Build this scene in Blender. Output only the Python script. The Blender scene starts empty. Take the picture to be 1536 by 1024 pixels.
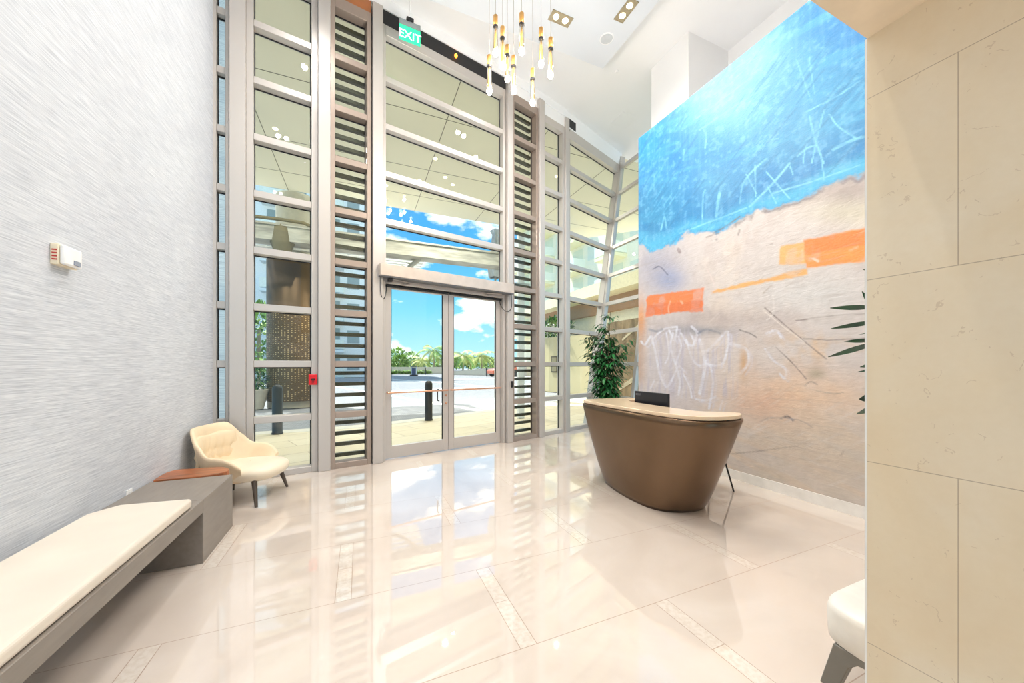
import bpy, bmesh, math, random
import numpy as np
from mathutils import Vector, Matrix
random.seed(7); rng = np.random.default_rng(7)
scene = bpy.context.scene
COL = scene.collection
# ------------------------------------------------------------------ camera
F = 535.0; HY = 546.0; CAMH = 1.45; YAW = math.atan((768 - 540) / F)
cam = bpy.data.cameras.new('camera'); cam_o = bpy.data.objects.new('camera', cam); COL.objects.link(cam_o)
cam.sensor_width = 36; cam.lens = 36 * F / 1536; cam.shift_y = (HY - 512) / 1536
cam.clip_start = 0.05; cam.clip_end = 600
cam_o.location = (0, 0, CAMH); cam_o.rotation_euler = (math.pi / 2, 0, -YAW)
scene.camera = cam_o
# ------------------------------------------------------------------ colour management
vs = scene.view_settings
vs.view_transform = 'Standard'; vs.look = 'None'; vs.gamma = 1; vs.use_curve_mapping = False
vs.exposure = 0.45
scene.cycles.use_denoising = True
scene.cycles.max_bounces = 10; scene.cycles.transparent_max_bounces = 24
scene.cycles.sample_clamp_indirect = 8
# ------------------------------------------------------------------ sky
world = bpy.data.worlds.new('world'); scene.world = world; world.use_nodes = True
nt = world.node_tree; nt.nodes.clear(); N = nt.nodes.new; L = nt.links.new
out = N('ShaderNodeOutputWorld'); bg = N('ShaderNodeBackground'); bg.inputs[1].default_value = 1.55
tc = N('ShaderNodeTexCoord'); sep = N('ShaderNodeSeparateXYZ'); L(tc.outputs['Generated'], sep.inputs[0])
cr = N('ShaderNodeValToRGB'); L(sep.outputs[2], cr.inputs[0])
e = cr.color_ramp.elements
e[0].position = 0.0; e[0].color = (0.33, 0.52, 0.60, 1)
e[1].position = 0.55; e[1].color = (0.05, 0.22, 0.52, 1)
m = e.new(0.14); m.color = (0.14, 0.41, 0.58, 1)
m = e.new(0.30); m.color = (0.055, 0.27, 0.54, 1)
mp = N('ShaderNodeMapping'); mp.inputs['Scale'].default_value = (1.0, 1.0, 2.4); mp.inputs['Location'].default_value = (0.35, 0.1, 0.22)
L(tc.outputs['Generated'], mp.inputs[0])
nz = N('ShaderNodeTexNoise'); nz.inputs['Scale'].default_value = 5.0; nz.inputs['Detail'].default_value = 9; nz.inputs['Roughness'].default_value = .55
L(mp.outputs[0], nz.inputs['Vector'])
c2 = N('ShaderNodeValToRGB'); c2.color_ramp.elements[0].position = .52; c2.color_ramp.elements[1].position = .60
L(nz.outputs[0], c2.inputs[0])
mx = N('ShaderNodeMixRGB'); L(c2.outputs[0], mx.inputs[0]); L(cr.outputs[0], mx.inputs[1]); mx.inputs[2].default_value = (0.95, 0.97, 1.0, 1)
L(mx.outputs[0], bg.inputs[0]); L(bg.outputs[0], out.inputs[0])
# ------------------------------------------------------------------ sun, falling on the forecourt from behind the building
sun = bpy.data.lights.new('sun', 'SUN'); sun.energy = 6.5; sun.angle = math.radians(1.5); sun.color = (1, .96, .9)
sun_o = bpy.data.objects.new('sun', sun); COL.objects.link(sun_o)
sun_o.rotation_euler = Vector((0.28, -0.45, -1.0)).to_track_quat('-Z', 'Y').to_euler()

DOWN_W = 9.8   # watts of one recessed ceiling lamp head

# ================================================================== materials
def lin(c):
    c = np.asarray(c, float) / 255.0
    return tuple(np.where(c <= .04045, c / 12.92, ((c + .055) / 1.055) ** 2.4))
MATS = {}
def mat(name, rgb=(200, 200, 200), rough=.5, metal=0.0, spec=.5, noise=None, bump=None, emit=None, trans=0, coat=0, alpha=None):
    """noise=(scale, amount, stretch xyz) varies the colour; bump=(scale, strength, stretch)"""
    if name in MATS: return MATS[name]
    m = bpy.data.materials.new(name); m.use_nodes = True; t = m.node_tree; p = t.nodes['Principled BSDF']
    c = lin(rgb); p.inputs['Base Color'].default_value = (*c, 1)
    p.inputs['Roughness'].default_value = rough; p.inputs['Metallic'].default_value = metal
    p.inputs['Specular IOR Level'].default_value = spec
    p.inputs['Coat Weight'].default_value = coat; p.inputs['Coat Roughness'].default_value = .05
    p.inputs['Transmission Weight'].default_value = trans
    co = t.nodes.new('ShaderNodeTexCoord')
    if noise is None: noise = (9.0, .04, (1, 1, 1))
    mpn = t.nodes.new('ShaderNodeMapping'); mpn.inputs['Scale'].default_value = noise[2] if len(noise) > 2 else (1, 1, 1)
    t.links.new(co.outputs['Object'], mpn.inputs[0])
    n = t.nodes.new('ShaderNodeTexNoise'); n.inputs['Scale'].default_value = noise[0]; n.inputs['Detail'].default_value = 5
    t.links.new(mpn.outputs[0], n.inputs['Vector'])
    r = t.nodes.new('ShaderNodeValToRGB'); a = noise[1]
    r.color_ramp.elements[0].position = .3; r.color_ramp.elements[1].position = .7
    r.color_ramp.elements[0].color = (*[max(0, v * (1 - a * 2)) for v in c], 1)
    r.color_ramp.elements[1].color = (*[min(1, v * (1 + a)) for v in c], 1)
    t.links.new(n.outputs[0], r.inputs[0]); t.links.new(r.outputs[0], p.inputs['Base Color'])
    if bump:
        mb_ = t.nodes.new('ShaderNodeMapping'); mb_.inputs['Scale'].default_value = bump[2] if len(bump) > 2 else (1, 1, 1)
        t.links.new(co.outputs['Object'], mb_.inputs[0])
        nb = t.nodes.new('ShaderNodeTexNoise'); nb.inputs['Scale'].default_value = bump[0]; nb.inputs['Detail'].default_value = 4
        t.links.new(mb_.outputs[0], nb.inputs['Vector'])
        b = t.nodes.new('ShaderNodeBump'); b.inputs['Strength'].default_value = bump[1]; b.inputs['Distance'].default_value = .02
        t.links.new(nb.outputs[0], b.inputs['Height']); t.links.new(b.outputs[0], p.inputs['Normal'])
    if emit:
        p.inputs['Emission Color'].default_value = (*lin(emit[0]), 1); p.inputs['Emission Strength'].default_value = emit[1]
    MATS[name] = m; return m
def glass_mat(name, tint=(250, 254, 252), refl=1.0):
    m = bpy.data.materials.new(name); m.use_nodes = True; t = m.node_tree; t.nodes.clear()
    o = t.nodes.new('ShaderNodeOutputMaterial'); a = t.nodes.new('ShaderNodeBsdfTransparent'); g = t.nodes.new('ShaderNodeBsdfGlossy')
    a.inputs[0].default_value = (*lin(tint), 1); g.inputs['Roughness'].default_value = .0
    f = t.nodes.new('ShaderNodeLayerWeight'); f.inputs[0].default_value = .5
    pw = t.nodes.new('ShaderNodeMath'); pw.operation = 'POWER'; pw.inputs[1].default_value = 5
    mu = t.nodes.new('ShaderNodeMath'); mu.operation = 'MULTIPLY_ADD'; mu.inputs[1].default_value = .9 * refl; mu.inputs[2].default_value = .03 * refl
    x = t.nodes.new('ShaderNodeMixShader'); t.links.new(f.outputs['Facing'], pw.inputs[0]); t.links.new(pw.outputs[0], mu.inputs[0]); t.links.new(mu.outputs[0], x.inputs[0])
    t.links.new(a.outputs[0], x.inputs[1]); t.links.new(g.outputs[0], x.inputs[2]); t.links.new(x.outputs[0], o.inputs[0])
    MATS[name] = m; return m
class NB:
    """small node helper"""
    def __init__(s, m): s.t = m.node_tree
    def n(s, typ, **k):
        nd = s.t.nodes.new(typ)
        for a, b in k.items(): setattr(nd, a, b)
        return nd
    def val(s, nd, i, v):
        if hasattr(v, 'links') or isinstance(v, bpy.types.NodeSocket): s.t.links.new(v, nd.inputs[i])
        else: nd.inputs[i].default_value = v
    def m(s, op, a, b=0.0, c=0.0):
        nd = s.n('ShaderNodeMath', operation=op); s.val(nd, 0, a); s.val(nd, 1, b)
        if op in ('MULTIPLY_ADD', 'SMOOTH_MIN'): s.val(nd, 2, c)
        return nd.outputs[0]
    def mix(s, f, a, b):
        nd = s.n('ShaderNodeMixRGB'); s.val(nd, 0, f)
        for i, v in ((1, a), (2, b)):
            if isinstance(v, tuple): nd.inputs[i].default_value = (*v[:3], 1)
            else: s.t.links.new(v, nd.inputs[i])
        return nd.outputs[0]
    def noise(s, vec, scale, detail=4, stretch=None, dist=0):
        if stretch:
            mpn = s.n('ShaderNodeMapping'); mpn.inputs['Scale'].default_value = stretch; s.t.links.new(vec, mpn.inputs[0]); vec = mpn.outputs[0]
        nd = s.n('ShaderNodeTexNoise'); nd.inputs['Scale'].default_value = scale; nd.inputs['Detail'].default_value = detail
        nd.inputs['Distortion'].default_value = dist
        s.t.links.new(vec, nd.inputs['Vector']); return nd.outputs[0]
    def ramp(s, f, stops):
        nd = s.n('ShaderNodeValToRGB'); s.t.links.new(f, nd.inputs[0]); el = nd.color_ramp.elements
        el[0].position, el[0].color = stops[0][0], (*stops[0][1], 1)
        el[1].position, el[1].color = stops[-1][0], (*stops[-1][1], 1)
        for p_, c_ in stops[1:-1]:
            q = el.new(p_); q.color = (*c_, 1)
        return nd.outputs[0]

def floor_material():
    m = bpy.data.materials.new('polished_marble_tiles'); m.use_nodes = True; b = NB(m); p = m.node_tree.nodes['Principled BSDF']
    tcn = b.n('ShaderNodeTexCoord'); v = tcn.outputs['Object']; sp = b.n('ShaderNodeSeparateXYZ'); b.t.links.new(v, sp.inputs[0])
    X, Y = sp.outputs[0], sp.outputs[1]; RH = .762
    ry = b.m('DIVIDE', b.m('SUBTRACT', Y, 1.65), RH); row = b.m('FLOOR', ry); fy = b.m('MULTIPLY', b.m('SUBTRACT', ry, row), RH)
    par = b.m('FLOORED_MODULO', row, 2.0)
    ux = b.m('SUBTRACT', b.m('SUBTRACT', X, .75), b.m('MULTIPLY', par, .895))
    fx = b.m('FLOORED_MODULO', ux, 1.79)
    colid = b.m('FLOOR', b.m('DIVIDE', ux, 1.79))
    instrip = b.m('LESS_THAN', fx, .095)
    w = .0022
    def near(a, c): return b.m('LESS_THAN', b.m('ABSOLUTE', b.m('SUBTRACT', a, c)), w)
    j = b.m('MAXIMUM', b.m('MAXIMUM', near(fx, .003), near(fx, .095)), b.m('MAXIMUM', near(fy, .003), b.m('MULTIPLY', instrip, near(fy, RH / 2))))
    n1 = b.noise(v, 1.1, 8, dist=1.2); n2 = b.noise(v, 9, 6, stretch=(1, .4, 1), dist=.6); n3 = b.noise(v, 38, 3)
    base = b.ramp(n1, [(.3, lin((216, 202, 190))), (.5, lin((225, 212, 201))), (.72, lin((233, 222, 213)))])
    base = b.mix(b.m('MULTIPLY', n2, .25), base, lin((224, 208, 192)))
    # tone of each tile
    cmb = b.n('ShaderNodeCombineXYZ'); b.val(cmb, 0, colid); b.val(cmb, 1, row); b.val(cmb, 2, instrip)
    wn = b.n('ShaderNodeTexWhiteNoise', noise_dimensions='3D'); b.t.links.new(cmb.outputs[0], wn.inputs[0])
    base = b.mix(b.m('MULTIPLY', wn.outputs[0], .22), base, lin((222, 204, 188)))
    strip = b.ramp(n3, [(.35, lin((222, 208, 192))), (.6, lin((240, 232, 222)))])
    base = b.mix(b.m('MULTIPLY', instrip, .5), base, strip)
    base = b.mix(b.m('MULTIPLY', j, .75), base, lin((160, 128, 104)))
    b.t.links.new(base, p.inputs['Base Color'])
    p.inputs['Specular IOR Level'].default_value = .6; p.inputs['Coat Weight'].default_value = 1; p.inputs['Coat Roughness'].default_value = .015; p.inputs['Coat IOR'].default_value = 1.6
    rr = b.m('ADD', b.m('MULTIPLY', j, .3), b.m('MULTIPLY', instrip, .05))
    b.t.links.new(b.m('ADD', rr, .02), p.inputs['Roughness'])
    MATS['floor'] = m; return m
def stone_material():
    m = bpy.data.materials.new('fossil_limestone_slabs'); m.use_nodes = True; b = NB(m); p = m.node_tree.nodes['Principled BSDF']
    tcn = b.n('ShaderNodeTexCoord'); v = tcn.outputs['Object']; sp = b.n('ShaderNodeSeparateXYZ'); b.t.links.new(v, sp.inputs[0])
    Y, Z = sp.outputs[1], sp.outputs[2]; RH = .6
    rz = b.m('DIVIDE', b.m('SUBTRACT', Z, 1.127 - .6), RH); row = b.m('FLOOR', rz); fz = b.m('MULTIPLY', b.m('SUBTRACT', rz, row), RH)
    par = b.m('FLOORED_MODULO', row, 2.0)
    fy = b.m('FLOORED_MODULO', b.m('ADD', b.m('SUBTRACT', Y, .43), b.m('MULTIPLY', b.m('SUBTRACT', par, 0.0), .6)), 1.2)
    w = .0012
    j = b.m('MAXIMUM', b.m('LESS_THAN', fz, w * 2), b.m('LESS_THAN', fy, w * 2))
    n1 = b.noise(v, 2.2, 8, dist=.5); n2 = b.noise(v, 42, 5); n3 = b.noise(v, 9, 7, dist=2.5)
    base = b.ramp(n1, [(.3, lin((236, 214, 178))), (.5, lin((241, 223, 191))), (.7, lin((245, 231, 205)))])
    base = b.mix(b.m('MULTIPLY', n2, .3), base, lin((226, 204, 166)))
    vor = b.n('ShaderNodeTexVoronoi', feature='DISTANCE_TO_EDGE'); vor.inputs['Scale'].default_value = 11
    mpn = b.n('ShaderNodeMixRGB'); mpn.inputs[0].default_value = .12; b.t.links.new(v, mpn.inputs[1])
    nc = b.n('ShaderNodeTexNoise'); nc.inputs['Scale'].default_value = 14; nc.inputs['Detail'].default_value = 4; b.t.links.new(v, nc.inputs['Vector'])
    b.t.links.new(nc.outputs['Color'], mpn.inputs[2]); b.t.links.new(mpn.outputs[0], vor.inputs['Vector'])
    ln = b.m('MULTIPLY', b.m('LESS_THAN', vor.outputs['Distance'], .012), b.m('GREATER_THAN', n3, .60))
    base = b.mix(b.m('MULTIPLY', ln, .32), base, lin((186, 156, 122)))
    base = b.mix(b.m('MULTIPLY', j, .55), base, lin((150, 122, 92)))
    b.t.links.new(base, p.inputs['Base Color']); p.inputs['Roughness'].default_value = .38
    bp = b.n('ShaderNodeBump'); bp.inputs['Strength'].default_value = .12; bp.inputs['Distance'].default_value = .004
    b.t.links.new(n2, bp.inputs['Height']); b.t.links.new(bp.outputs[0], p.inputs['Normal'])
    return m
def wallpaper_material():
    m = bpy.data.materials.new('grasscloth_wallpaper'); m.use_nodes = True; b = NB(m); p = m.node_tree.nodes['Principled BSDF']
    tcn = b.n('ShaderNodeTexCoord'); v = tcn.outputs['Object']
    n1 = b.noise(v, 3.0, 7, stretch=(1, 1.3, 52)); n2 = b.noise(v, 8, 5, stretch=(1, 1.4, 30)); n3 = b.noise(v, 1.2, 3)
    f = b.m('ADD', b.m('MULTIPLY', n1, .6), b.m('MULTIPLY', n2, .4))
    base = b.ramp(f, [(.36, lin((180, 185, 194))), (.5, lin((205, 209, 216))), (.64, lin((226, 229, 234)))])
    base = b.mix(b.m('MULTIPLY', n3, .25), base, lin((206, 210, 220)))
    b.t.links.new(base, p.inputs['Base Color']); p.inputs['Roughness'].default_value = .6; p.inputs['Specular IOR Level'].default_value = .3
    bp = b.n('ShaderNodeBump'); bp.inputs['Strength'].default_value = .25; bp.inputs['Distance'].default_value = .004
    b.t.links.new(f, bp.inputs['Height']); b.t.links.new(bp.outputs[0], p.inputs['Normal'])
    return m
def road_material():
    m = bpy.data.materials.new('cobbled_forecourt'); m.use_nodes = True; b = NB(m); p = m.node_tree.nodes['Principled BSDF']
    tcn = b.n('ShaderNodeTexCoord'); v = tcn.outputs['Object']; sp = b.n('ShaderNodeSeparateXYZ'); b.t.links.new(v, sp.inputs[0])
    br = b.n('ShaderNodeTexBrick'); br.inputs['Scale'].default_value = 4; br.inputs['Mortar Size'].default_value = .03
    br.inputs['Color1'].default_value = (*lin((166, 166, 170)), 1); br.inputs['Color2'].default_value = (*lin((142, 142, 148)), 1); br.inputs['Mortar'].default_value = (*lin((120, 120, 120)), 1)
    b.t.links.new(v, br.inputs['Vector'])
    X, Y = sp.outputs[0], sp.outputs[1]
    # pale concrete bands crossing the cobbles
    def band(nx, ny, c, w): return b.m('LESS_THAN', b.m('ABSOLUTE', b.m('SUBTRACT', b.m('ADD', b.m('MULTIPLY', X, nx), b.m('MULTIPLY', Y, ny)), c)), w)
    k = b.m('MAXIMUM', b.m('MAXIMUM', band(.95, .31, 6.75, .16), band(-.31, .95, 19.0, .5)), b.m('MAXIMUM', band(.95, .31, 14.5, .2), band(-.31, .95, 30.0, .9)))
    base = b.mix(k, br.outputs[0], lin((215, 213, 208)))
    b.t.links.new(base, p.inputs['Base Color']); p.inputs['Roughness'].default_value = .85; return m
def paving_material():
    m = bpy.data.materials.new('travertine_paving'); m.use_nodes = True; b = NB(m); p = m.node_tree.nodes['Principled BSDF']
    tcn = b.n('ShaderNodeTexCoord'); v = tcn.outputs['Object']
    mpn = b.n('ShaderNodeMapping'); mpn.inputs['Rotation'].default_value = (0, 0, math.radians(-22)); b.t.links.new(v, mpn.inputs[0])
    br = b.n('ShaderNodeTexBrick'); br.inputs['Scale'].default_value = 1; br.inputs['Mortar Size'].default_value = .006; br.inputs['Brick Width'].default_value = 1.2; br.inputs['Row Height'].default_value = .6
    br.inputs['Color1'].default_value = (*lin((226, 213, 188)), 1); br.inputs['Color2'].default_value = (*lin((214, 198, 168)), 1); br.inputs['Mortar'].default_value = (*lin((140, 116, 84)), 1)
    b.t.links.new(mpn.outputs[0], br.inputs['Vector'])
    n = b.noise(v, 3, 8, stretch=(1, 3, 1), dist=.6)
    base = b.mix(b.m('MULTIPLY', n, .35), br.outputs[0], lin((236, 226, 206)))
    b.t.links.new(base, p.inputs['Base Color']); p.inputs['Roughness'].default_value = .6; return m

M_FLOOR = floor_material(); M_STONE = stone_material(); M_PAPER = wallpaper_material(); M_ROAD = road_material(); M_PAVE = paving_material()
M_GLASS = glass_mat('window_glass', (249, 253, 250), .55)
M_TUBE = glass_mat('crystal_glass', (255, 244, 222), 1.8)
M_WHITE = mat('white_plaster', (248, 249, 251), .65, spec=.3, noise=(1.5, .01, (1, 1, 1)))
M_TRAY = mat('pale_grey_plaster', (226, 231, 238), .6, spec=.3, noise=(1.5, .01, (1, 1, 1)))
M_ALU = mat('champagne_aluminium', (200, 194, 189), .36, .3, noise=(2, .005, (1, 1, 1)))
M_ALUB = mat('bronze_aluminium', (170, 154, 143), .36, .35, noise=(2, .006, (1, 1, 1)))
M_GASKET = mat('black_gasket', (26, 30, 36), .5)
M_SLAT = mat('dark_slat_metal', (72, 68, 56), .5, .2)
M_DARK = mat('dark_void', (34, 34, 36), .6)
M_COPPER = mat('rose_copper', (224, 170, 140), .28, .8)
M_BLACK = mat('black_plastic', (26, 26, 29), .4)
M_BEIGE = mat('warm_beige_plaster', (248, 230, 202), .6, spec=.3)

# ================================================================== mesh helpers
class MB:
    def __init__(s): s.v = []; s.f = []; s.mi = []; s.sm = []
    def add(s, vs_, fs_, mi=0, smooth=False):
        o = len(s.v); s.v += [tuple(p) for p in vs_]
        for f in fs_: s.f.append(tuple(i + o for i in f)); s.mi.append(mi); s.sm.append(smooth)
        return s
    def box(s, x0, x1, y0, y1, z0, z1, mi=0, M=None):
        vs_ = [Vector((x, y, z)) for z in (z0, z1) for y in (y0, y1) for x in (x0, x1)]
        if M is not None: vs_ = [M @ q for q in vs_]
        return s.add(vs_, [(0, 2, 3, 1), (4, 5, 7, 6), (0, 1, 5, 4), (2, 6, 7, 3), (0, 4, 6, 2), (1, 3, 7, 5)], mi)
    def tube(s, pts, r, seg=8, mi=0, cap=True, smooth=True):
        pts = [Vector(p) for p in pts]; n = len(pts)
        rs = r if isinstance(r, (list, tuple)) else [r] * n
        rings = []; up = None
        for i, p in enumerate(pts):
            d = (pts[min(i + 1, n - 1)] - pts[max(i - 1, 0)])
            if d.length < 1e-9: d = Vector((0, 0, 1))
            d.normalize()
            if up is None: up = Vector((0, 0, 1)) if abs(d.z) < .9 else Vector((1, 0, 0))
            a = d.cross(up)
            if a.length < 1e-6: a = d.cross(Vector((0, 1, 0)))
            a.normalize(); b = a.cross(d).normalized(); up = b
            rings.append([p + (a * math.cos(t) + b * math.sin(t)) * rs[i] for t in [2 * math.pi * k / seg for k in range(seg)]])
        o = []; fs_ = []
        for rg in rings: o += rg
        for i in range(n - 1):
            for k in range(seg):
                k2 = (k + 1) % seg; fs_.append((i * seg + k, i * seg + k2, (i + 1) * seg + k2, (i + 1) * seg + k))
        s.add(o, fs_, mi, smooth)
        if cap:
            s.add(rings[0], [tuple(range(seg))[::-1]], mi); s.add(rings[-1], [tuple(range(seg))], mi)
        return s
    def lathe(s, prof, c=(0, 0, 0), seg=24, mi=0, smooth=True, M=None):
        o = []; fs_ = []; n = len(prof)
        for (r, z) in prof:
            for k in range(seg):
                t = 2 * math.pi * k / seg; q = Vector((c[0] + r * math.cos(t), c[1] + r * math.sin(t), c[2] + z)); o.append(M @ q if M is not None else q)
        for i in range(n - 1):
            for k in range(seg):
                k2 = (k + 1) % seg; fs_.append((i * seg + k, i * seg + k2, (i + 1) * seg + k2, (i + 1) * seg + k))
        s.add(o, fs_, mi, smooth)
        if prof[0][0] > 1e-6: s.add(o[:seg], [tuple(range(seg))[::-1]], mi)
        if prof[-1][0] > 1e-6: s.add(o[-seg:], [tuple(range(seg))], mi)
        return s
    def prism(s, poly, z0, z1, mi=0):
        n = len(poly); o = [(p[0], p[1], z0) for p in poly] + [(p[0], p[1], z1) for p in poly]
        a = sum(poly[i][0] * poly[(i + 1) % n][1] - poly[(i + 1) % n][0] * poly[i][1] for i in range(n))
        if a < 0: o = o[:n][::-1] + o[n:][::-1]
        fs_ = [tuple(range(n))[::-1], tuple(range(n, 2 * n))] + [(i, (i + 1) % n, n + (i + 1) % n, n + i) for i in range(n)]
        return s.add(o, fs_, mi)
    def grid(s, P, mi=0, smooth=True, closeu=False):
        nu = len(P); nv = len(P[0]); o = [p for r in P for p in r]; fs_ = []
        for i in range(nu if closeu else nu - 1):
            i2 = (i + 1) % nu
            for j in range(nv - 1): fs_.append((i * nv + j, i2 * nv + j, i2 * nv + j + 1, i * nv + j + 1))
        return s.add(o, fs_, mi, smooth)
    def build(s, name, mats, parent=None, loc=None, bevel=0, subsurf=0, solid=0, seg=2):
        me = bpy.data.meshes.new(name); me.from_pydata(s.v, [], s.f)
        for m_ in (mats if isinstance(mats, (list, tuple)) else [mats]): me.materials.append(m_)
        me.polygons.foreach_set('material_index', s.mi); me.polygons.foreach_set('use_smooth', s.sm); me.update()
        o = bpy.data.objects.new(name, me); COL.objects.link(o)
        if parent is not None: o.parent = parent
        if loc: o.location = loc
        if solid:
            q = o.modifiers.new('thick', 'SOLIDIFY'); q.thickness = solid; q.offset = -1
        if subsurf:
            q = o.modifiers.new('sub', 'SUBSURF'); q.levels = subsurf; q.render_levels = subsurf
        if bevel:
            q = o.modifiers.new('bev', 'BEVEL'); q.width = bevel; q.segments = seg; q.limit_method = 'ANGLE'; q.angle_limit = math.radians(40)
        return o
def text_mesh(fc, m_):
    tmp = bpy.data.objects.new('tmp', fc); COL.objects.link(tmp); bpy.context.view_layer.update()
    me = bpy.data.meshes.new_from_object(tmp.evaluated_get(bpy.context.evaluated_depsgraph_get())); bpy.data.objects.remove(tmp); bpy.data.curves.remove(fc)
    me.materials.clear(); me.materials.append(m_)
    o = bpy.data.objects.new('lettering', me); COL.objects.link(o); return o
def tag(o, label=None, cat=None, group=None, kind=None):
    if label: o['label'] = label
    if cat: o['category'] = cat
    if group: o['group'] = group
    if kind: o['kind'] = kind
    return o
def empty(name, loc=(0, 0, 0), rz=0, label=None, cat=None, group=None, kind=None):
    o = bpy.data.objects.new(name, None); COL.objects.link(o); o.location = loc; o.rotation_euler = (0, 0, rz)
    return tag(o, label, cat, group, kind)
def struct(name, mb_, m, **k): return tag(mb_.build(name, m, **k), kind='structure')
def copy_tree(o, parent=None):
    c = o.copy(); COL.objects.link(c); c.parent = parent
    for ch in list(o.children): copy_tree(ch, c)
    return c
def catmull(P, n, closed=False):
    P = [np.array(p, float) for p in P]; o = []
    m_ = len(P)
    for i in range(m_ - 1):
        a = P[max(i - 1, 0)]; b = P[i]; c = P[i + 1]; d = P[min(i + 2, m_ - 1)]
        for k in range(n):
            t = k / n; o.append(.5 * ((2 * b) + (c - a) * t + (2 * a - 5 * b + 4 * c - d) * t * t + (3 * b - a - 3 * c + d) * t ** 3))
    o.append(P[-1]); return o

# ================================================================== room shell
CEIL = 6.9
WL = -1.62                      # inner face of the papered wall
MX = 4.36                       # face of the mural
# glass line of the curved entrance front, left to right
NODE = [(-1.66, 5.433), (-1.40, 5.475), (-.474, 5.63), (.205, 5.74), (2.515, 6.25), (3.285, 6.472), (4.04, 6.70)]
def G(z): return Vector((4.90 + .194 * z, 7.01 + .0725 * z, z))       # the leaning corner
outer = [(x, y) for x, y in NODE] + [(4.9, 7.01)]
mb = MB(); mb.prism([(WL - .3, -6), (4.9, -6)] + outer[::-1] + [(WL - .3, 5.40)], -.15, 0)
struct('floor', mb, M_FLOOR)  # no rear wall: the hall is left open so sky light fills it
mb = MB(); mb.box(WL - .3, WL, -6, 5.44, 0, CEIL); struct('wall_left', mb, M_PAPER)
top_outer = [(x, y) for x, y in NODE] + [(6.3, 7.55)]
mb = MB(); mb.prism([(WL - .3, -6), (6.9, -6), (6.9, 7.55)] + top_outer[::-1] + [(WL - .3, 5.40)], CEIL, CEIL + .3)
ceil = struct('ceiling', mb, M_WHITE)
mb = MB(); mb.box(WL + .001, 3.935, .3, 5.15, 6.65, CEIL - .001)
tray = mb.build('dropped_panel', M_TRAY, ceil)
# wall that carries the mural, free-standing short of the ceiling
mb = MB(); mb.box(MX, MX + .3, -6, 4.736, 0, 5.28); struct('wall_right', mb, M_WHITE)
mb = MB(); mb.box(MX - .018, MX, -6, 4.736, 0, .115); struct('baseboard_right', mb, mat('white_trim', (246, 242, 236), .4))
# plastered column rising behind the mural wall
mb = MB(); zb, zt = 5.0, CEIL
mb.add([(4.95, 4.24, zb), (5.75, 4.24, zb), (5.75, 5.05, zb), (4.95, 5.05, zb), (4.95, 4.24, zt), (6.1, 4.24, zt), (6.1, 5.05, zt), (4.95, 5.05, zt)],
       [(0, 3, 2, 1), (4, 5, 6, 7), (0, 1, 5, 4), (1, 2, 6, 5), (2, 3, 7, 6), (3, 0, 4, 7)])
struct('trim_1', mb, M_WHITE)
mb = MB(); mb.box(5.9, 6.9, -6, 4.24, 5.0, CEIL); mb.box(MX + .301, 6.9, -6, 4.23, 5.0, 5.27); struct('wall_upper_right', mb, M_WHITE)
# stone pier and soffit at the right of the camera
mb = MB(); mb.box(1.549, 1.95, -3.0, .627, 0, 2.53); struct('wall_stone', mb, M_STONE)
mb = MB(); mb.box(1.5485, 1.5535, .627, .633, 0, 2.53); struct('trim_2', mb, mat('white_edge_trim', (248, 246, 240), .4))
mb = MB(); mb.box(1.0, MX - .001, -3.0, .627, 2.53, CEIL); struct('wall_soffit', mb, M_BEIGE)

# ================================================================== entrance front
ZK = [.70 + .7135 * k for k in range(9)]        # tops of the panes
MH = .085
def frame_M(A, B):
    A = Vector((*A, 0)); B = Vector((*B, 0)); U = (B - A).normalized(); Nn = Vector((U.y, -U.x, 0))   # Nn points into the room
    M = Matrix(((U.x, Nn.x, 0, A.x), (U.y, Nn.y, 0, A.y), (0, 0, 1, 0), (0, 0, 0, 1)))
    return M, (B - A).length
def window(name, A, B, l, r, m_frame, jw=.06, zlo=0, kmin=0, ztop=6.41, depth=.13, louver=False, toph=.15, sill=.08):
    """l, r: distance of the frame's two outer edges from node A / from node B"""
    M, Ln = frame_M(A, B); u0, u1 = l, Ln - r
    root = empty(name, kind='structure')
    f = MB()
    f.box(u0, u0 + jw, -.03, depth, zlo, ztop + toph, M=M); f.box(u1 - jw, u1, -.03, depth, zlo, ztop + toph, M=M)
    if zlo == 0: f.box(u0 + jw, u1 - jw, -.03, depth, 0, sill, M=M)
    for k, z in enumerate(ZK):
        if z <= zlo + .01 or k < kmin or z > ztop - .1: continue
        f.box(u0 + jw, u1 - jw, -.03, depth - .01, z, z + MH, M=M)
    f.box(u0 + jw, u1 - jw, -.03, depth, ztop, ztop + toph, M=M)
    f.build('frame', m_frame, root, bevel=.004, seg=1)
    g = MB(); g.box(u0 + jw, u1 - jw, -.006, .0, zlo + .02, ztop, M=M); g.build('pane', M_GLASS, root)
    k_ = MB(); w = .012
    zs = [sill if zlo == 0 else zlo] + [z for k, z in enumerate(ZK) if z > zlo + .01 and k >= kmin and z < ztop - .1]
    for i, z in enumerate(zs):
        a = z if (i == 0) else z + MH; b = (zs[i + 1] if i + 1 < len(zs) else ztop)
        k_.box(u0 + jw, u1 - jw, .0, .012, b - w, b, M=M); k_.box(u0 + jw, u0 + jw + w, .0, .012, a, b, M=M); k_.box(u1 - jw - w, u1 - jw, .0, .012, a, b, M=M)
    k_.build('gasket', M_GASKET, root)
    if louver:
        for i, z in enumerate(zs):
            a = z if i == 0 else z + MH; b = (zs[i + 1] if i + 1 < len(zs) else ztop); n = 4; p = (b - a) / n
            for q in range(n):
                zc = a + p * (q + .42); s_ = MB()
                s_.box(u0 + jw - .01, u1 - jw + .01, -.085, -.03, zc - .026, zc + .026, M=M); s_.build('louver_slat', M_SLAT, root)
    return root
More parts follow.
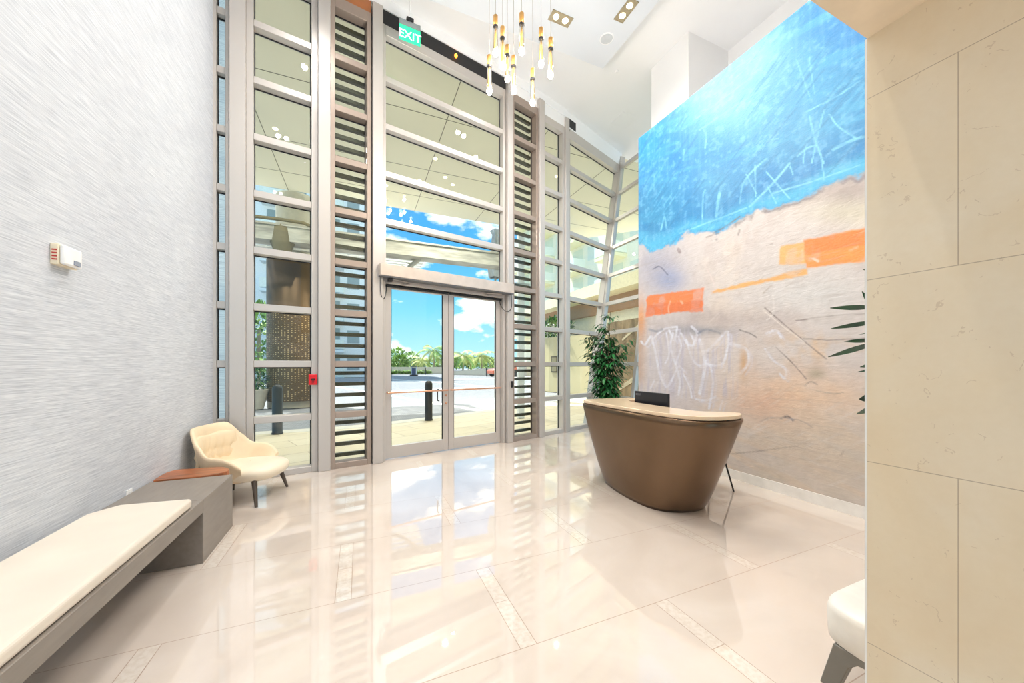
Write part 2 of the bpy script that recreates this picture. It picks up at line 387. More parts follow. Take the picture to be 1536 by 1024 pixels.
def post(name, P, Q, w, m, zt=6.72, d0=-.04, d1=.19, R=None):
    """post at node P; Q gives the facade direction"""
    M, _ = frame_M(P, Q); mb = MB(); mb.box(-w / 2, w / 2, d0, d1, 0, zt, M=M); return struct(name, mb, m, bevel=.006, seg=1)
def dirn(i):
    a = NODE[max(i - 1, 0)]; b = NODE[min(i + 1, len(NODE) - 1)]; p = NODE[i]; v = Vector((b[0] - a[0], b[1] - a[1])).normalized()
    return (p[0] + v.x, p[1] + v.y)
window('window_1', NODE[0], NODE[1], .02, .09, M_ALU, jw=.035, depth=.1)
window('window_2', NODE[1], NODE[2], .08, .075, M_ALU, jw=.075)
window('window_3', NODE[2], NODE[3], .08, .08, M_ALUB, jw=.055, depth=.15, louver=True)
window('window_4', NODE[3], NODE[4], .075, .065, M_ALU, jw=.055, zlo=2.80, kmin=4, ztop=6.38, depth=.12)
window('window_5', NODE[4], NODE[5], .065, .075, M_ALUB, jw=.05, depth=.15, louver=True, ztop=6.38)
window('window_6', NODE[5], NODE[6], .07, .065, M_ALU, jw=.06, ztop=6.36)
post('trim_3', NODE[1], dirn(1), .16, M_ALU); post('trim_4', NODE[2], dirn(2), .15, M_ALU); post('trim_5', NODE[3], dirn(3), .145, M_ALU)
post('trim_6', NODE[4], dirn(4), .12, M_ALU); post('trim_7', NODE[5], dirn(5), .14, M_ALU); post('trim_8', NODE[6], dirn(6), .12, M_ALU, d1=.16)
# the bay beside the leaning corner, its right edge slants
def slant_window():
    A = Vector((*NODE[6], 0)); g0 = G(0); U = (Vector((g0.x, g0.y, 0)) - A).normalized(); Nn = Vector((U.y, -U.x, 0))
    def ue(z): q = G(z); return (Vector((q.x, q.y, 0)) - A).dot(U)
    def P(u, n, z): q = A + U * u + Nn * n; q.z = z; return q
    root = empty('window_7', kind='structure'); f = MB()
    def sbox(u0, u1, n0, n1, z0, z1, b):     # u1 / u0 may be functions of z
        a = lambda u, z: u(z) if callable(u) else u
        vs_ = [P(a(u, z), n, z) for z in (z0, z1) for n in (n0, n1) for u in (u0, u1)]
        b.add(vs_, [(0, 2, 3, 1), (4, 5, 7, 6), (0, 1, 5, 4), (2, 6, 7, 3), (0, 4, 6, 2), (1, 3, 7, 5)])
    e1 = lambda z: ue(z) - .03; e0 = lambda z: ue(z) - .12
    sbox(.06, .125, -.03, .12, 0, 6.5, f); sbox(e0, e1, -.03, .12, 0, 6.55, f); sbox(.125, e0, -.03, .12, 0, .08, f)
    for z in ZK[:-1]: sbox(.125, e0, -.03, .11, z, z + MH, f)
    sbox(.125, e0, -.03, .12, 6.34, 6.55, f); f.build('frame', M_ALU, root)
    g = MB(); sbox(.125, e0, -.006, 0, .02, 6.34, g); g.build('pane', M_GLASS, root)
    k_ = MB(); zs = ZK[:-1] + [6.34]
    for i, z in enumerate(zs):
        sbox(.125, e0, 0, .012, z - .012, z, k_)
    k_.build('gasket', M_GASKET, root)
slant_window()
# leaning corner post and the side window that comes back behind the mural
mb = MB(); a, b = G(0), G(6.75)
def leanbox(mb, x0, x1, y0, y1, z0, z1):
    vs_ = []
    for z in (z0, z1):
        g = G(z); gy = G(0).y + .0725 * z
        for y in (y0, y1):
            for x in (x0, x1): vs_.append((g.x + x, gy + y, z))
    mb.add(vs_, [(0, 2, 3, 1), (4, 5, 7, 6), (0, 1, 5, 4), (2, 6, 7, 3), (0, 4, 6, 2), (1, 3, 7, 5)])
leanbox(mb, -.05, .10, -.16, .06, 0, 6.8); struct('trim_9', mb, M_ALU)
def side_window():
    root = empty('window_8', kind='structure'); f = MB(); L1 = -2.7
    leanbox(f, -.06, .03, -.24, -.16, 0, 6.6); leanbox(f, -.06, .03, L1, L1 + .08, 0, 6.6)
    leanbox(f, -.06, .03, -1.5, -1.42, 0, 6.6)
    for z in [0] + ZK: leanbox(f, -.05, .03, L1, -.24, z, z + MH)
    f.build('frame', M_ALU, root)
    g = MB(); leanbox(g, .0, .006, L1, -.24, 0, 6.45); g.build('pane', M_GLASS, root)
side_window()
# white fascia and dark slot above the frames
mb = MB(); md = MB()
for i in range(len(NODE) - 1):
    M, Ln = frame_M(NODE[i], NODE[i + 1])
    mb.box(-.02, Ln + .02, .10, .14, 6.74, CEIL, M=M)
    if i == 3:
        md.box(.07, Ln - .06, .09, .12, 6.53, 6.74, M=M)
    elif i == 2: pass
    else: mb.box(.07, Ln - .05, .09, .12, 6.50, 6.74, M=M)
A6 = NODE[6]; M, Ln = frame_M(A6, (6.2, 7.50)); mb.box(0, Ln, .09, .12, 6.55, CEIL, M=M); md.box(.06, .32, .121, .128, 6.58, 6.76, M=M)
struct('trim_10', mb, M_WHITE); struct('trim_11', md, M_DARK)
M23, L23 = frame_M(NODE[2], NODE[3]); mb = MB(); mb.box(.08, L23 - .08, .0, .14, 6.56, 6.74, M=M23); struct('trim_12', mb, mat('orange_brown_lintel', (176, 110, 66), .4))

# pale clad wall standing outside, filling the narrow window beside the papered wall
m_ = bpy.data.materials.new('white_ribbed_cladding'); m_.use_nodes = True; b_ = NB(m_); p_ = m_.node_tree.nodes['Principled BSDF']
tcn = b_.n('ShaderNodeTexCoord'); q_ = b_.noise(tcn.outputs['Object'], 4, 5, stretch=(.6, 1, 26))
b_.t.links.new(b_.ramp(q_, [(.35, lin((205, 208, 214))), (.6, lin((246, 247, 250)))]), p_.inputs['Base Color'])
mb = MB(); mb.box(-3.4, -1.66, 6.0, 6.2, 0, 7.2); struct('wall_outside', mb, m_)
# ---- doors
MD, LD = frame_M(NODE[3], NODE[4])
mb = MB(); mb.box(.075, .125, -.03, .12, 0, 2.80, M=MD); mb.box(LD - .125, LD - .065, -.03, .12, 0, 2.80, M=MD); mb.box(.125, LD - .125, -.03, .12, 2.66, 2.80, M=MD)
struct('trim_13', mb, M_ALU, bevel=.004, seg=1)
def leaf(name, u0, u1, hinge_left):
    root = empty(name, kind='structure'); f = MB(); s_ = .095
    f.box(u0, u0 + s_, 0, .05, .01, 2.655, M=MD); f.box(u1 - s_, u1, 0, .05, .01, 2.655, M=MD)
    f.box(u0 + s_, u1 - s_, 0, .05, .01, .20, M=MD); f.box(u0 + s_, u1 - s_, 0, .05, 2.60, 2.655, M=MD)
    f.build('frame', M_ALU, root, bevel=.003, seg=1)
    g = MB(); g.box(u0 + s_, u1 - s_, .018, .026, .20, 2.60, M=MD); g.build('pane', M_GLASS, root)
    k_ = MB(); k_.box(u0 + s_, u0 + s_ + .014, .026, .034, .2, 2.6, M=MD); k_.box(u1 - s_ - .014, u1 - s_, .026, .034, .2, 2.6, M=MD); k_.build('gasket', M_GASKET, root)
    c = MB(); c.tube([MD @ Vector((u0 + .01, .075, 2.635)), MD @ Vector((u1 - .01, .075, 2.635))], .021, 10); c.build('top_seal', M_GASKET, root)
    b = MB(); b.tube([MD @ Vector((u0 + .03, .105, 1.02)), MD @ Vector((u1 - .03, .105, 1.02))], .0135, 12)
    for u in (u0 + .035, u1 - .035): b.tube([MD @ Vector((u, .05, 1.02)), MD @ Vector((u, .105, 1.02))], .011, 8)
    b.build('push_bar', M_COPPER, root)
    return root
mid = .125 + (LD - .125 - .125) * .5
dl = leaf('door_1', .13, mid - .003, True); dr = leaf('door_2', mid + .003, LD - .13, False)
mb = MB(); uu = mid - .15
mb.tube([MD @ Vector((uu, -.0, 1.03)), MD @ Vector((uu, -.06, 1.03)), MD @ Vector((uu, -.06, .84)), MD @ Vector((uu, -.0, .84))], .011, 8)
mb.build('pull_handle', M_BLACK, dl)
mb = MB()
for (u, z) in ((mid - .045, .93), (mid - .045, .8)): mb.lathe([(0.018, 0), (.018, .012), (.0, .014)], seg=12, M=MD @ Matrix.Translation((u, .05, z)) @ Matrix.Rotation(-math.pi / 2, 4, 'X'))
mb.build('lock_cylinder', M_COPPER, dl)
# automatic door operator over the doors
op = empty('door_operator', MD @ Vector((LD / 2, .12, 2.72)), label='long pale metal door operator box spanning above the double glass doors', cat='door operator')
inv = Matrix.Translation(op.location).inverted()
mb = MB(); mb.box(-.0, LD - .0, .125, .30, 2.735, 2.905, M=inv @ MD); mb.build('housing', mat('operator_metal', (214, 200, 188), .3, .3), op, bevel=.004, seg=1)
mb = MB(); mb.box(.0, LD, .128, .29, 2.722, 2.734, M=inv @ MD); mb.build('underside_track', mat('track_grey', (120, 122, 128), .4, .4), op)
for (ua, ub) in ((.22, .48), (LD - .2, LD - .55)):
    mb = MB(); mb.tube([inv @ MD @ Vector((ua, .2, 2.715)), inv @ MD @ Vector((ub, .17, 2.70)), inv @ MD @ Vector(((ua + ub) / 2, .10, 2.665))], .009, 8); mb.build('swing_arm', M_ALU, op)
mb = MB(); mb.box(.14, .2, .16, .22, 2.675, 2.72, M=inv @ MD); mb.build('sensor', M_BLACK, op)
def cable(pts, lab):
    mb = MB(); P = catmull([MD @ Vector(p) for p in pts], 6); mb.tube([Vector(p) for p in P], .006, 6); tag(mb.build('door_cable', M_BLACK), lab, 'cable')
cable([(.03, .21, 2.72), (.03, .21, 2.50), (.06, .18, 2.42), (.10, .14, 2.43), (.135, .1, 2.52), (.145, .09, 2.64)], 'black looped cable hanging at the left end of the door operator')
cable([(LD - .005, .22, 2.72), (LD - .0, .22, 2.50), (LD - .06, .20, 2.41), (LD - .13, .16, 2.44), (LD - .17, .1, 2.55), (LD - .175, .09, 2.64)], 'black looped cable hanging at the right end of the door operator')

# ================================================================== mural
def onmural(px, py):
    u = (px - 768) / F; v = (HY - py) / F; s_, c_ = math.sin(YAW), math.cos(YAW)
    rx, ry = s_ + u * c_, c_ - u * s_; t = MX / rx; return (ry * t, CAMH + v * t)
def fbm(Y, Z, sy, sz, octs, seed):
    r = np.random.default_rng(seed); o = np.zeros_like(Y); amp = 1; tot = 0
    for k in range(octs):
        n = 96; T = r.random((n, n)); a = Y * sy * 2 ** k + 13.7 * k; b = Z * sz * 2 ** k + 7.1 * k
        ia = np.floor(a).astype(int); ib = np.floor(b).astype(int); fa = a - ia; fb = b - ib
        fa = fa * fa * (3 - 2 * fa); fb = fb * fb * (3 - 2 * fb)
        q = lambda i, j: T[i % n, j % n]
        o += amp * ((q(ia, ib) * (1 - fa) + q(ia + 1, ib) * fa) * (1 - fb) + (q(ia, ib + 1) * (1 - fa) + q(ia + 1, ib + 1) * fa) * fb); tot += amp; amp *= .55
    return o / tot
def build_mural():
    y0, y1, z0, z1 = 1.0, 4.736, .115, 5.28
    ny, nz = 330, 450
    Y, Z = np.meshgrid(np.linspace(y0, y1, ny), np.linspace(z0, z1, nz), indexing='ij')
    # picture-space coordinates are only used to lay out the painting's own design
    s_, c_ = math.sin(YAW), math.cos(YAW); D = MX * s_ + Y * c_
    PX = 768 + F * (MX * c_ - Y * s_) / D; PY = HY - F * (Z - CAMH) / D
    C = np.zeros(Y.shape + (3,))
    A = lambda c: np.array(lin(c))
    n1 = fbm(Y, Z, 1.2, 1.2, 6, 1); n2 = fbm(Y, Z, 5, 5, 5, 2); n3 = fbm(Y, Z, 18, 18, 3, 3)
    ns = fbm(Y * .9 + Z * .5, Z - Y * .25, 1.2, 9, 4, 4)          # slanting brush streaks
    nv = fbm(Y, Z, 26, 2.0, 3, 5)                                 # vertical drag
    def mixc(m_, c):
        nonlocal C
        m_ = np.clip(m_, 0, 1)[..., None]; C = C * (1 - m_) + (A(c) if not isinstance(c, np.ndarray) else c) * m_
    ss = lambda a, b, x: (lambda t: t * t * (3 - 2 * t))(np.clip((x - a) / (b - a), 0, 1))
    # ---- land
    C[...] = A((212, 200, 193))
    mixc(ss(.40, .62, n1), (220, 204, 190)); mixc(ss(.5, .7, n2) * .5, (200, 184, 176))
    mixc(ss(560, 680, PY) * .6, (220, 200, 180)); mixc(ss(.45, .65, ns) * ss(540, 640, PY) * .5, (228, 198, 168))
    mixc(ss(600, 700, PY) * ss(.42, .6, n1) * .5, (204, 188, 168))
    mixc(np.exp(-((PX - 1190) / 130) ** 2 - ((PY - 590) / 38) ** 2) * (.5 + n2) * .8, (234, 196, 162))
    mixc(np.exp(-((PX - 1140) / 40) ** 2 - ((PY - 605) / 30) ** 2) * (.4 + n2) * .7, (220, 176, 148))
    mixc(np.exp(-((PX - 1010) / 60) ** 2 - ((PY - 560) / 70) ** 2) * .75, (196, 188, 192))
    mixc(np.exp(-((PX - 985) / 40) ** 2 - ((PY - 395) / 45) ** 2) * .8, (164, 162, 176))
    mixc(np.exp(-((PX - 1005) / 22) ** 2 - ((PY - 420) / 18) ** 2) * .7, (130, 146, 186))
    mixc(np.exp(-((PX - 1225) / 90) ** 2 - ((PY - 440) / 30) ** 2) * .75, (214, 210, 206))
    mixc(np.exp(-((PX - 1270) / 60) ** 2 - ((PY - 290) / 22) ** 2) * (.3 + n2) * 1.1, (168, 152, 146))
    mixc(np.exp(-((PX - 1280) / 70) ** 2 - ((PY - 318) / 20) ** 2) * .7, (205, 196, 172))
    mixc(np.exp(-((PX - 1080) / 80) ** 2 - ((PY - 478) / 14) ** 2) * (.2 + n2) * .9, (172, 156, 152))
    mixc(np.exp(-((PX - 1050) / 50) ** 2 - ((PY - 496) / 8) ** 2) * (.2 + n2) * 1.0, (120, 122, 134))
    mixc(np.exp(-((PX - 1230) / 60) ** 2 - ((PY - 520) / 22) ** 2) * ss(.4, .7, n2) * .8, (226, 190, 150))
    mixc(np.exp(-((PX - 1225) / 12) ** 2 - ((PY - 560) / 8) ** 2) * .8, (170, 156, 130))
    mixc(ss(485, 505, PY) * (1 - ss(585, 605, PY)) * (1 - ss(1090, 1120, PX)) * ss(.5, .68, nv) * .6, (186, 178, 190))
    mixc(ss(470, 490, PY) * (1 - ss(560, 590, PY)) * (1 - ss(958, 975, PX)) * .8, (198, 160, 130))
    mixc(np.exp(-((PX - 962) / 7) ** 2 - ((PY - 475) / 26) ** 2) * .9, (222, 150, 90))
    mixc(np.exp(-((PX - 1116) / 6) ** 2 - ((PY - 545) / 24) ** 2) * .8, (206, 156, 100))
    # ---- orange bars
    def poly(pts):
        m_ = np.ones_like(PX); wob = (n2 - .5) * 9 + (n3 - .5) * 6
        cx = sum(p[0] for p in pts) / len(pts); cy = sum(p[1] for p in pts) / len(pts)
        for i in range(len(pts)):
            (ax, ay), (bx, by) = pts[i], pts[(i + 1) % len(pts)]
            nx, ny_ = by - ay, ax - bx; l = math.hypot(nx, ny_); nx /= l; ny_ /= l
            sgn = 1 if (cx - ax) * nx + (cy - ay) * ny_ > 0 else -1
            m_ = np.minimum(m_, ss(-1.2, 1.8, sgn * ((PX - ax) * nx + (PY - ay) * ny_) + wob * .55))
        return m_
    tex = 1 - .35 * ss(.58, .7, n2)
    mixc(poly([(970, 443), (1056, 432), (1054, 466), (970, 474)]) * tex, (234, 128, 66))
    mixc(poly([(970, 458), (1056, 450), (1054, 466), (970, 474)]) * .5, (222, 104, 52))
    mixc(poly([(1066, 436), (1212, 402), (1212, 412), (1068, 441)]) * tex * .9, (236, 170, 84))
    mixc(poly([(1170, 368), (1208, 363), (1210, 395), (1168, 398)]) * tex * .85, (238, 172, 76))
    mixc(poly([(1206, 361), (1302, 340), (1302, 392), (1210, 403)]) * tex, (242, 150, 68))
    mixc(poly([(1206, 361), (1302, 342), (1302, 368), (1210, 382)]) * .6, (238, 122, 50))
    # ---- blue
    bx = [940, 958, 975, 1000, 1018, 1032, 1060, 1075, 1100, 1130, 1150, 1172, 1200, 1250, 1310]
    by = [368, 366, 378, 372, 362, 352, 350, 354, 336, 318, 312, 306, 296, 274, 252]
    edge = np.interp(PX, bx, by) + (n2 - .5) * 22 + (n3 - .5) * 8
    mb_ = ss(-3, 3, edge - PY)
    blue = np.zeros_like(C); blue[...] = A((4, 124, 192))
    save = C; C = blue
    mixc(ss(.35, .65, n1) * .8, (50, 140, 190)); mixc(ss(.48, .66, ns) * .5, (72, 168, 212))
    mixc(np.exp(-((PX - 1090) / 70) ** 2 - ((PY - 150) / 60) ** 2) * .9, (118, 190, 228))
    mixc(np.exp(-((PX - 1140) / 50) ** 2 - ((PY - 80) / 50) ** 2) * .9, (134, 196, 230))
    mixc(np.exp(-((PX - 1190) / 60) ** 2 - ((PY - 140) / 90) ** 2) * .7, (88, 158, 200))
    mixc(np.exp(-((PX - 1240) / 60) ** 2 - ((PY - 150) / 60) ** 2) * .55, (66, 156, 206))
    mixc(np.exp(-((PX - 960) / 45) ** 2 - ((PY - 215) / 50) ** 2) * .95, (0, 140, 212))
    mixc(np.exp(-((PX - 985) / 50) ** 2 - ((PY - 310) / 40) ** 2) * .8, (16, 132, 186))
    mixc(np.exp(-((PX - 1075) / 40) ** 2 - ((PY - 270) / 40) ** 2) * .7, (82, 156, 196))
    mixc(np.exp(-((edge - PY - 10) / 12) ** 2) * .6 * (.4 + n2), (74, 190, 232))
    mixc(ss(.5, .75, nv) * .10, (140, 206, 236)); mixc(ss(.55, .75, n3) * .2, (150, 214, 240))
    blue = C; C = save
    C = C * (1 - mb_[..., None]) + blue * mb_[..., None]
    mixc(np.exp(-((edge - PY + 3) / 3.0) ** 2) * ss(1020, 1080, PX) * ss(.4, .6, n2) * .8, (120, 112, 116))
    # ---- strokes
    def stroke(pts, w, c, a=.8, grain=.5):
        P = catmull(pts, 8); dmin = np.full(PX.shape, 1e9)
        xs = [p[0] for p in P]; ys = [p[1] for p in P]
        box = (PX > min(xs) - 6) & (PX < max(xs) + 6) & (PY > min(ys) - 6) & (PY < max(ys) + 6)
        qx, qy = PX[box], PY[box]; d = np.full(qx.shape, 1e9)
        for i in range(len(P) - 1):
            ax, ay = P[i]; vx, vy = P[i + 1] - P[i]; l2 = vx * vx + vy * vy + 1e-9
            t = np.clip(((qx - ax) * vx + (qy - ay) * vy) / l2, 0, 1)
            d = np.minimum(d, np.hypot(qx - ax - t * vx, qy - ay - t * vy))
        m_ = np.zeros(PX.shape); m_[box] = (1 - ss(w * .32, w * .5 + .8, d)) * a
        mixc(m_ * (1 - grain * ss(.42, .6, n3)) * (.55 + .45 * ss(.35, .6, n2)), c)
    cy_ = (134, 214, 244)
    for pts, w in [([(1218, 245), (1230, 190), (1237, 165)], 1.6), ([(1215, 175), (1222, 205), (1236, 245)], 2.4), ([(1196, 235), (1212, 222), (1226, 218)], 1.6),
                   ([(1245, 172), (1258, 190), (1285, 208)], 2.2), ([(1195, 90), (1206, 120), (1215, 145)], 1.4), ([(1214, 85), (1222, 140)], 1.2), ([(1290, 122), (1255, 145), (1210, 168)], 1.3),
                   ([(1050, 195), (1110, 155), (1155, 128)], 1.2), ([(1045, 178), (1120, 122)], 1.0), ([(1058, 222), (1060, 205), (1056, 195)], 1.6), ([(1125, 310), (1160, 275), (1185, 245)], 2.6),
                   ([(1110, 305), (1118, 270), (1150, 238)], 1.8), ([(1120, 262), (1135, 290)], 1.4), ([(1133, 248), (1134, 295)], 1.4), ([(1150, 258), (1185, 298)], 1.6), ([(1152, 280), (1165, 305)], 1.4),
                   ([(1054, 328), (1055, 295), (1058, 285)], 1.8), ([(1075, 325), (1078, 300), (1080, 290)], 4.2), ([(992, 345), (997, 325), (1000, 342)], 1.8), ([(1020, 350), (1060, 335), (1120, 312)], 1.6),
                   ([(1160, 290), (1220, 272), (1290, 248)], 1.8), ([(1250, 225), (1275, 212), (1298, 205)], 4), ([(1025, 240), (1027, 225)], 2.2), ([(1186, 250), (1190, 262)], 1.4), ([(1144, 225), (1152, 212), (1168, 208)], 1.2),
                   ([(1233, 240), (1237, 270)], 1.4), ([(1205, 245), (1208, 225), (1212, 215)], 1.2)]:
        stroke(pts, w, cy_, .85, .4)
    wh = (232, 230, 236)
    for pts, w in [([(962, 512), (968, 516), (976, 505)], 2.4), ([(978, 505), (984, 530), (990, 560), (1000, 580), (1008, 570)], 2.8), ([(980, 508), (996, 494), (1016, 490)], 2.4),
                   ([(1010, 500), (1006, 520), (1012, 540), (1020, 570), (1018, 592)], 2.6), ([(1014, 545), (1022, 520), (1018, 505)], 2.2), ([(1004, 495), (1012, 510), (1016, 492)], 2.4),
                   ([(1022, 500), (1032, 516), (1042, 515), (1036, 500)], 2.2), ([(1030, 510), (1040, 540), (1052, 548), (1062, 538)], 2.4), ([(1025, 560), (1035, 580), (1038, 596)], 1.8),
                   ([(1050, 510), (1058, 545), (1050, 590)], 4.5), ([(1062, 525), (1078, 510), (1092, 498), (1090, 530), (1082, 552)], 3.2), ([(1060, 545), (1074, 548), (1085, 545)], 2.4),
                   ([(1066, 548), (1070, 575), (1064, 612)], 2.8), ([(1095, 515), (1118, 522), (1124, 540), (1112, 560)], 3.6), ([(1084, 600), (1080, 614)], 1.8), ([(1045, 598), (1060, 600), (1074, 594)], 2.2),
                   ([(1148, 523), (1160, 540), (1178, 552), (1178, 568), (1170, 560)], 2.6), ([(1150, 500), (1165, 496), (1172, 506)], 3.4), ([(976, 582), (982, 570)], 2), ([(1008, 570), (1018, 550), (1026, 556)], 2),
                   ([(1000, 500), (1004, 530), (998, 545)], 1.8), ([(1038, 490), (1046, 500), (1040, 520)], 3.2)]:
        stroke(pts, w * 1.15, wh, .8, .5)
        stroke([(x + 5, y + 4) for x, y in pts], w * .7, (214, 210, 220), .5, .5)
    dk = (112, 96, 92)
    for pts, w, c in [([(1148, 462), (1175, 485), (1205, 510), (1240, 538)], 1.4, dk), ([(1146, 466), (1178, 492), (1206, 512)], 1.0, (238, 226, 214)), ([(1164, 520), (1190, 545), (1210, 568)], 1.2, dk),
                      ([(1195, 481), (1240, 475), (1300, 470)], 1.2, dk), ([(1206, 508), (1250, 510), (1300, 508)], 1.0, dk), ([(1110, 495), (1125, 500), (1135, 506)], 1.4, (70, 66, 66)),
                      ([(1070, 350), (1085, 342), (1110, 325)], 1.4, dk), ([(1060, 356), (1078, 350)], 1.8, dk), ([(1110, 345), (1108, 352)], 2.6, (126, 110, 104)), ([(1018, 374), (1020, 378)], 5, (118, 92, 96)),
                      ([(980, 404), (990, 400), (1002, 412)], 1.4, (80, 84, 110)), ([(1172, 627), (1182, 624), (1190, 630)], 2.6, (104, 92, 92)), ([(1140, 632), (1160, 626), (1200, 630), (1218, 640)], 1.4, (170, 150, 140)),
                      ([(1098, 680), (1140, 676), (1198, 668)], 1.2, (160, 140, 124)), ([(1262, 682), (1266, 676)], 2.4, (140, 120, 104)), ([(1208, 578), (1216, 572), (1226, 576)], 1.2, dk),
                      ([(1048, 500), (1060, 494), (1080, 500)], 3, (120, 124, 136)), ([(974, 494), (985, 497), (994, 494)], 3, (150, 150, 160)), ([(1214, 583), (1250, 590), (1266, 588)], 1.0, (180, 160, 140)),
                      ([(1150, 368), (1160, 366)], 1.2, dk), ([(1142, 366), (1165, 369)], 1.0, (236, 224, 216)), ([(1006, 452), (1003, 462), (1004, 470)], 1.6, (236, 190, 160)), ([(1022, 452), (1024, 455)], 3, (240, 200, 170)),
                      ([(1062, 405), (1072, 430), (1062, 446)], 1.4, (222, 204, 196)), ([(1145, 440), (1158, 428)], 1.2, (160, 140, 124)), ([(1220, 388), (1228, 392)], 3.4, (240, 210, 190)), ([(1275, 376), (1288, 370)], 2.4, (240, 200, 170)),
                      ([(1160, 440), (1160, 470), (1150, 480)], 1.1, (232, 222, 214))]:
        stroke(pts, w, c, .85, .3)
    scr = fbm(Y * .8 - Z * .6, Z * .8 + Y * .6, 2.2, 34, 3, 8); scr2 = fbm(Y, Z, 3.0, 55, 3, 9)
    mixc(ss(.60, .74, scr) * (1 - mb_) * ss(.45, .6, n1) * .22, (236, 230, 226)); mixc(ss(.62, .75, scr2) * (1 - mb_) * .2, (176, 160, 150))
    mixc(ss(.62, .76, scr) * mb_ * ss(.45, .6, n1) * .3, (110, 200, 236)); mixc((1 - ss(.25, .38, scr)) * mb_ * .35, (0, 104, 160))
    C = C * (1 - (1 - mb_[..., None]) * (1 - np.array([.93, .985, 1.06])))
    C = np.clip(C * (1 + (n3[..., None] - .5) * .16), 0, 1)
    me = bpy.data.meshes.new('mural')
    th = .006
    V = np.stack([np.full(Y.shape, MX - th) - (n2 - .5) * .002, Y, Z], -1).reshape(-1, 3)
    idx = np.arange(ny * nz).reshape(ny, nz)
    Fq = np.stack([idx[:-1, :-1], idx[:-1, 1:], idx[1:, 1:], idx[1:, :-1]], -1).reshape(-1, 4)
    # thin edge back to the wall
    rim = np.concatenate([idx[:, 0], idx[-1, 1:], idx[-2::-1, -1], idx[0, -2:0:-1]]); nr = len(rim)
    V2 = V[rim].copy(); V2[:, 0] = MX - .001
    k0 = ny * nz; a = rim; b = np.roll(rim, -1); c = k0 + np.roll(np.arange(nr), -1); d = k0 + np.arange(nr)
    FR = np.stack([a, b, c, d], -1)
    allV = np.concatenate([V, V2]); allF = np.concatenate([Fq, FR])
    me.from_pydata(allV.tolist(), [], allF.tolist())
    ca = me.color_attributes.new('paint', 'FLOAT_COLOR', 'POINT')
    cc = np.ones((len(allV), 4)); cc[:k0, :3] = C.reshape(-1, 3); cc[k0:, :3] = C.reshape(-1, 3)[rim]
    ca.data.foreach_set('color', cc.ravel())
    m = bpy.data.materials.new('painted_mural'); m.use_nodes = True; b_ = NB(m); p = m.node_tree.nodes['Principled BSDF']
    at = b_.n('ShaderNodeAttribute'); at.attribute_name = 'paint'
    tcn = b_.n('ShaderNodeTexCoord'); v = tcn.outputs['Object']
    nn = b_.noise(v, 60, 4); n9 = b_.noise(v, 7, 7, stretch=(1, 1, 3), dist=1.5)
    base = b_.mix(b_.m('MULTIPLY', nn, .10), at.outputs['Color'], lin((235, 232, 228)))
    b_.t.links.new(base, p.inputs['Base Color']); p.inputs['Roughness'].default_value = .5
    bp = b_.n('ShaderNodeBump'); bp.inputs['Strength'].default_value = .3; bp.inputs['Distance'].default_value = .01
    b_.t.links.new(b_.m('ADD', n9, b_.m('MULTIPLY', nn, .25)), bp.inputs['Height']); b_.t.links.new(bp.outputs[0], p.inputs['Normal'])
    me.materials.append(m); me.polygons.foreach_set('use_smooth', [True] * len(me.polygons)); me.update()
    o = bpy.data.objects.new('mural', me); COL.objects.link(o)
    tag(o, 'huge abstract painting of blue sky over sandy ground with orange bars, covering the right wall', 'painting')
build_mural()

